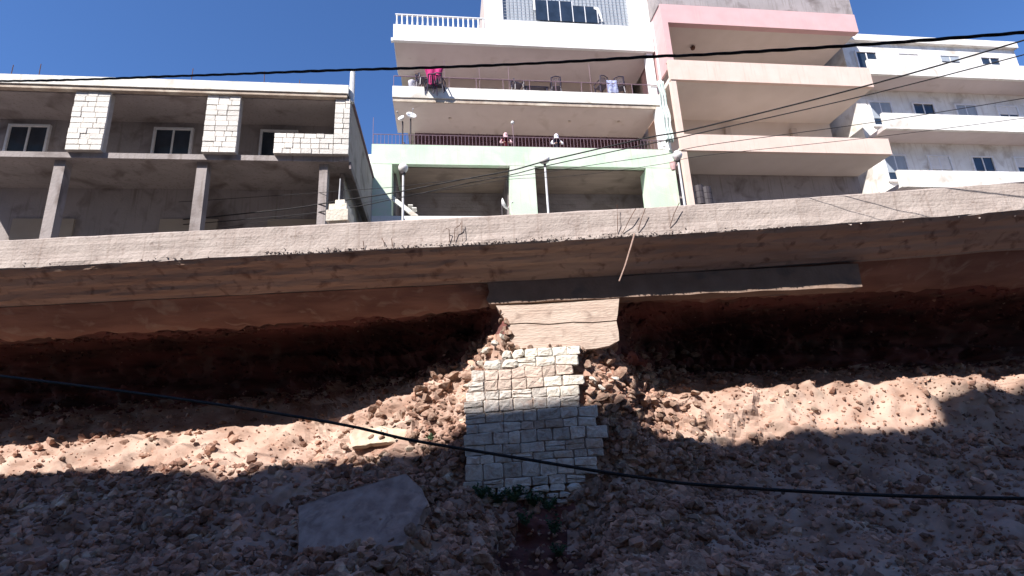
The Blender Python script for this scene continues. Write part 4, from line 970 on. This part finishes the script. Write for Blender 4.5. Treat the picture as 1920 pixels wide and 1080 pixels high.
# ------------------------------------------------------------------ people on the terrace
def person(u, v, zf, top, sleeve, scarf, label, scale=1.0, lean=.25):
    e = empty('person', loc2w(u, v, zf), YAW, label, 'person')
    J = [(0, 0, .92), (0, -.04 - lean * .2, 1.12), (0, -.12 - lean * .4, 1.32), (0, -.14 - lean * .5, 1.42), (0, -.17 - lean * .55, 1.50), (0, -.18 - lean * .6, 1.58),      # 0..5 pelvis..head
         (-.18, -.12 - lean * .4, 1.34), (-.30, -.25 - lean * .4, 1.12), (-.16, -.5, 1.03), (-.10, -.58, 1.03),
         (.18, -.12 - lean * .4, 1.34), (.30, -.25 - lean * .4, 1.12), (.16, -.5, 1.03), (.10, -.58, 1.03),
         (-.10, 0, .86), (-.11, .02, .48), (-.11, .05, .08), (-.11, -.1, .04), (.10, 0, .86), (.11, -.02, .48), (.11, .05, .08), (.11, -.1, .04)]
    E_ = [(0, 1), (1, 2), (2, 3), (3, 4), (4, 5), (2, 6), (6, 7), (7, 8), (8, 9), (2, 10), (10, 11), (11, 12), (12, 13), (0, 14), (14, 15), (15, 16), (16, 17), (0, 18), (18, 19), (19, 20), (20, 21)]
    RAD = [.14, .13, .15, .06, .085, .095, .07, .05, .035, .03, .07, .05, .035, .03, .09, .065, .045, .04, .09, .065, .045, .04]
    me = bpy.data.meshes.new('body'); me.from_pydata(J, E_, []); o = bpy.data.objects.new('body_tmp', me); col.objects.link(o)
    md = o.modifiers.new('s', 'SKIN'); sv = me.skin_vertices[0].data
    for i, r_ in enumerate(RAD): sv[i].radius = (r_, r_); sv[i].use_root = (i == 0)
    sb = o.modifiers.new('ss', 'SUBSURF'); sb.levels = 2
    dg = bpy.context.evaluated_depsgraph_get(); nm = bpy.data.meshes.new_from_object(o.evaluated_get(dg)); bpy.data.objects.remove(o)
    nm.name = 'body'; nm.materials.clear()
    for k in (top, sleeve, 'skin', 'navy'): nm.materials.append(M[k])
    for p_ in nm.polygons:
        c = p_.center; i = 0
        if c.z > 1.41: i = 2
        elif c.z < .85: i = 3
        elif abs(c.x) > .2 or c.y < -.36: i = 1
        if c.y < -.53 and c.z < 1.15: i = 2
        p_.material_index = i; p_.use_smooth = True
    link('body', nm, None, e)
    hy = -.18 - lean * .6
    if scarf:
        G().lathe([(0, .125), (.06, .11), (.105, .05), (.118, -.02), (.115, -.09), (.13, -.15), (.16, -.2)], 16, (0, hy + .035, 1.58)).build('headscarf', M[scarf], e, True)
    else:
        G().lathe([(0, .12), (.06, .105), (.1, .05), (.112, -.01), (.105, -.06)], 16, (0, hy + .04, 1.58)).build('hair', M['hair'], e, True)
    for s in (-1, 1):                                           # face
        G().lathe([(0, -.008), (.012, 0), (0, .008)], 6, (s * .034, hy - .085, 1.575)).build('eye', M['hair'], e)
        for f_ in range(5):
            bx = s * (.10 - .0) + (f_ - 2) * .017
            G().tube([(bx, -.57, 1.035), (bx - s * .003, -.605 - .006 * (2 - abs(f_ - 2)), 1.03), (bx - s * .006, -.625 - .006 * (2 - abs(f_ - 2)), 1.0)], .008, 5, .006).build('finger', M['skin'], e)
    G().lathe([(0, .03), (.01, .01), (.016, -.012), (0, -.02)], 6, (0, hy - .1, 1.555)).build('nose', M['skin'], e)
    e.scale = (scale,) * 3
    return e
person(5.08, .12, 11.9, 'red', 'pinksleeve', 'pinksleeve', 'person in dark red with pale pink sleeves leaning on the terrace parapet', .92)
person(7.44, .12, 11.9, 'navy', 'whitecloth', 'whitecloth', 'person in white headscarf and dark clothes leaning on the terrace parapet', .92)

# ------------------------------------------------------------------ weeds below the wall
def weed(px, py, n, h, label, dy=-.1):
    p = slope_pt(px, py) + Vector((0, dy, 0)); e = empty('weed', p, 0, label, 'weed')
    gs, gl = G(), G()
    for i in range(n):
        a = rnd(0, 6.28); L = h * rnd(.5, 1.1); d = Vector((math.cos(a) * .7, math.sin(a) * .5 - .25, 1)).normalized()
        tip = d * L + Vector((0, 0, -.1 * L)); gs.tube([(0, 0, -.03), tuple(d * L * .6), tuple(tip)], .004, 4)
        for k in range(9):
            c = d * L * rnd(.2, 1.0) + Vector([rnd(-.05, .05)] * 1 + [rnd(-.05, .05), rnd(-.04, .04)]); s = rnd(.02, .045)
            m3 = rot(); gl.add([c + m3 @ Vector(q) for q in ((-s, 0, 0), (0, -s * .5, s * .15), (s * 1.2, 0, 0), (0, s * .5, s * .15))], [(0, 1, 2, 3)])
    gs.build('stem', M['leaf'], e); gl.build('foliage', M['leaf'], e)
for (px, py, n, h, lab) in ((905, 935, 18, .34, 'low dark green weed under the left foot of the stone wall'), (935, 945, 26, .42, 'bushy dark weed, second along the foot of the stone wall'),
                            (965, 940, 26, .4, 'dense dark weed in the middle of the wall foot'), (1000, 948, 24, .4, 'dark weed under the round stones of the wall foot'),
                            (1030, 955, 20, .34, 'sparse dark weed beside the last round stones of the wall foot'), (1040, 1000, 18, .38, 'greenish weed in the black hollow below the wall'),
                            (1050, 1040, 14, .3, 'lowest weed in the black hollow near the bottom'), (985, 985, 16, .34, 'weed halfway down the black hollow'),
                            (812, 822, 6, .16, 'tiny dry sprig on the edge of the sunlit bank beside the cable')):
    weed(px, py, n, h, lab)

# ------------------------------------------------------------------ apartment house behind the viewer, whose shade covers the lower slope
HB = 23.6
opp = empty('apartment_building', (-12.6, -6.0, GZ), math.radians(2.5), 'tall tan apartment house across the lower road, behind the viewer', 'building')
box('wall', M['farwall'], (-30, 38, -12, 0, 0, HB - GZ - .3), opp); box('roof_parapet', M['white_worn'], (-30, 38, -.3, .02, HB - GZ - .3, HB - GZ + .62), opp)
box('shadow_edge_box', M['farwall'], (9.5, 13.5, -5, .0, HB - GZ + .3, HB - GZ + 2.1), opp); box('shadow_edge_box', M['farwall'], (-15, -10.5, -5, .0, HB - GZ + .3, HB - GZ + 1.7), opp); box('shadow_edge_box', M['farwall'], (20, 23, -4, .0, HB - GZ + .3, HB - GZ + 1.5), opp)  # unseen roof boxes added to make the shadow edge on the slope irregular
for k in range(6):
    for j in range(14): box('window', M['glass'], (-22 + 4 * j, -20.6 + 4 * j, .0, .05, 2.5 + 3.6 * k, 4.1 + 3.6 * k), opp)
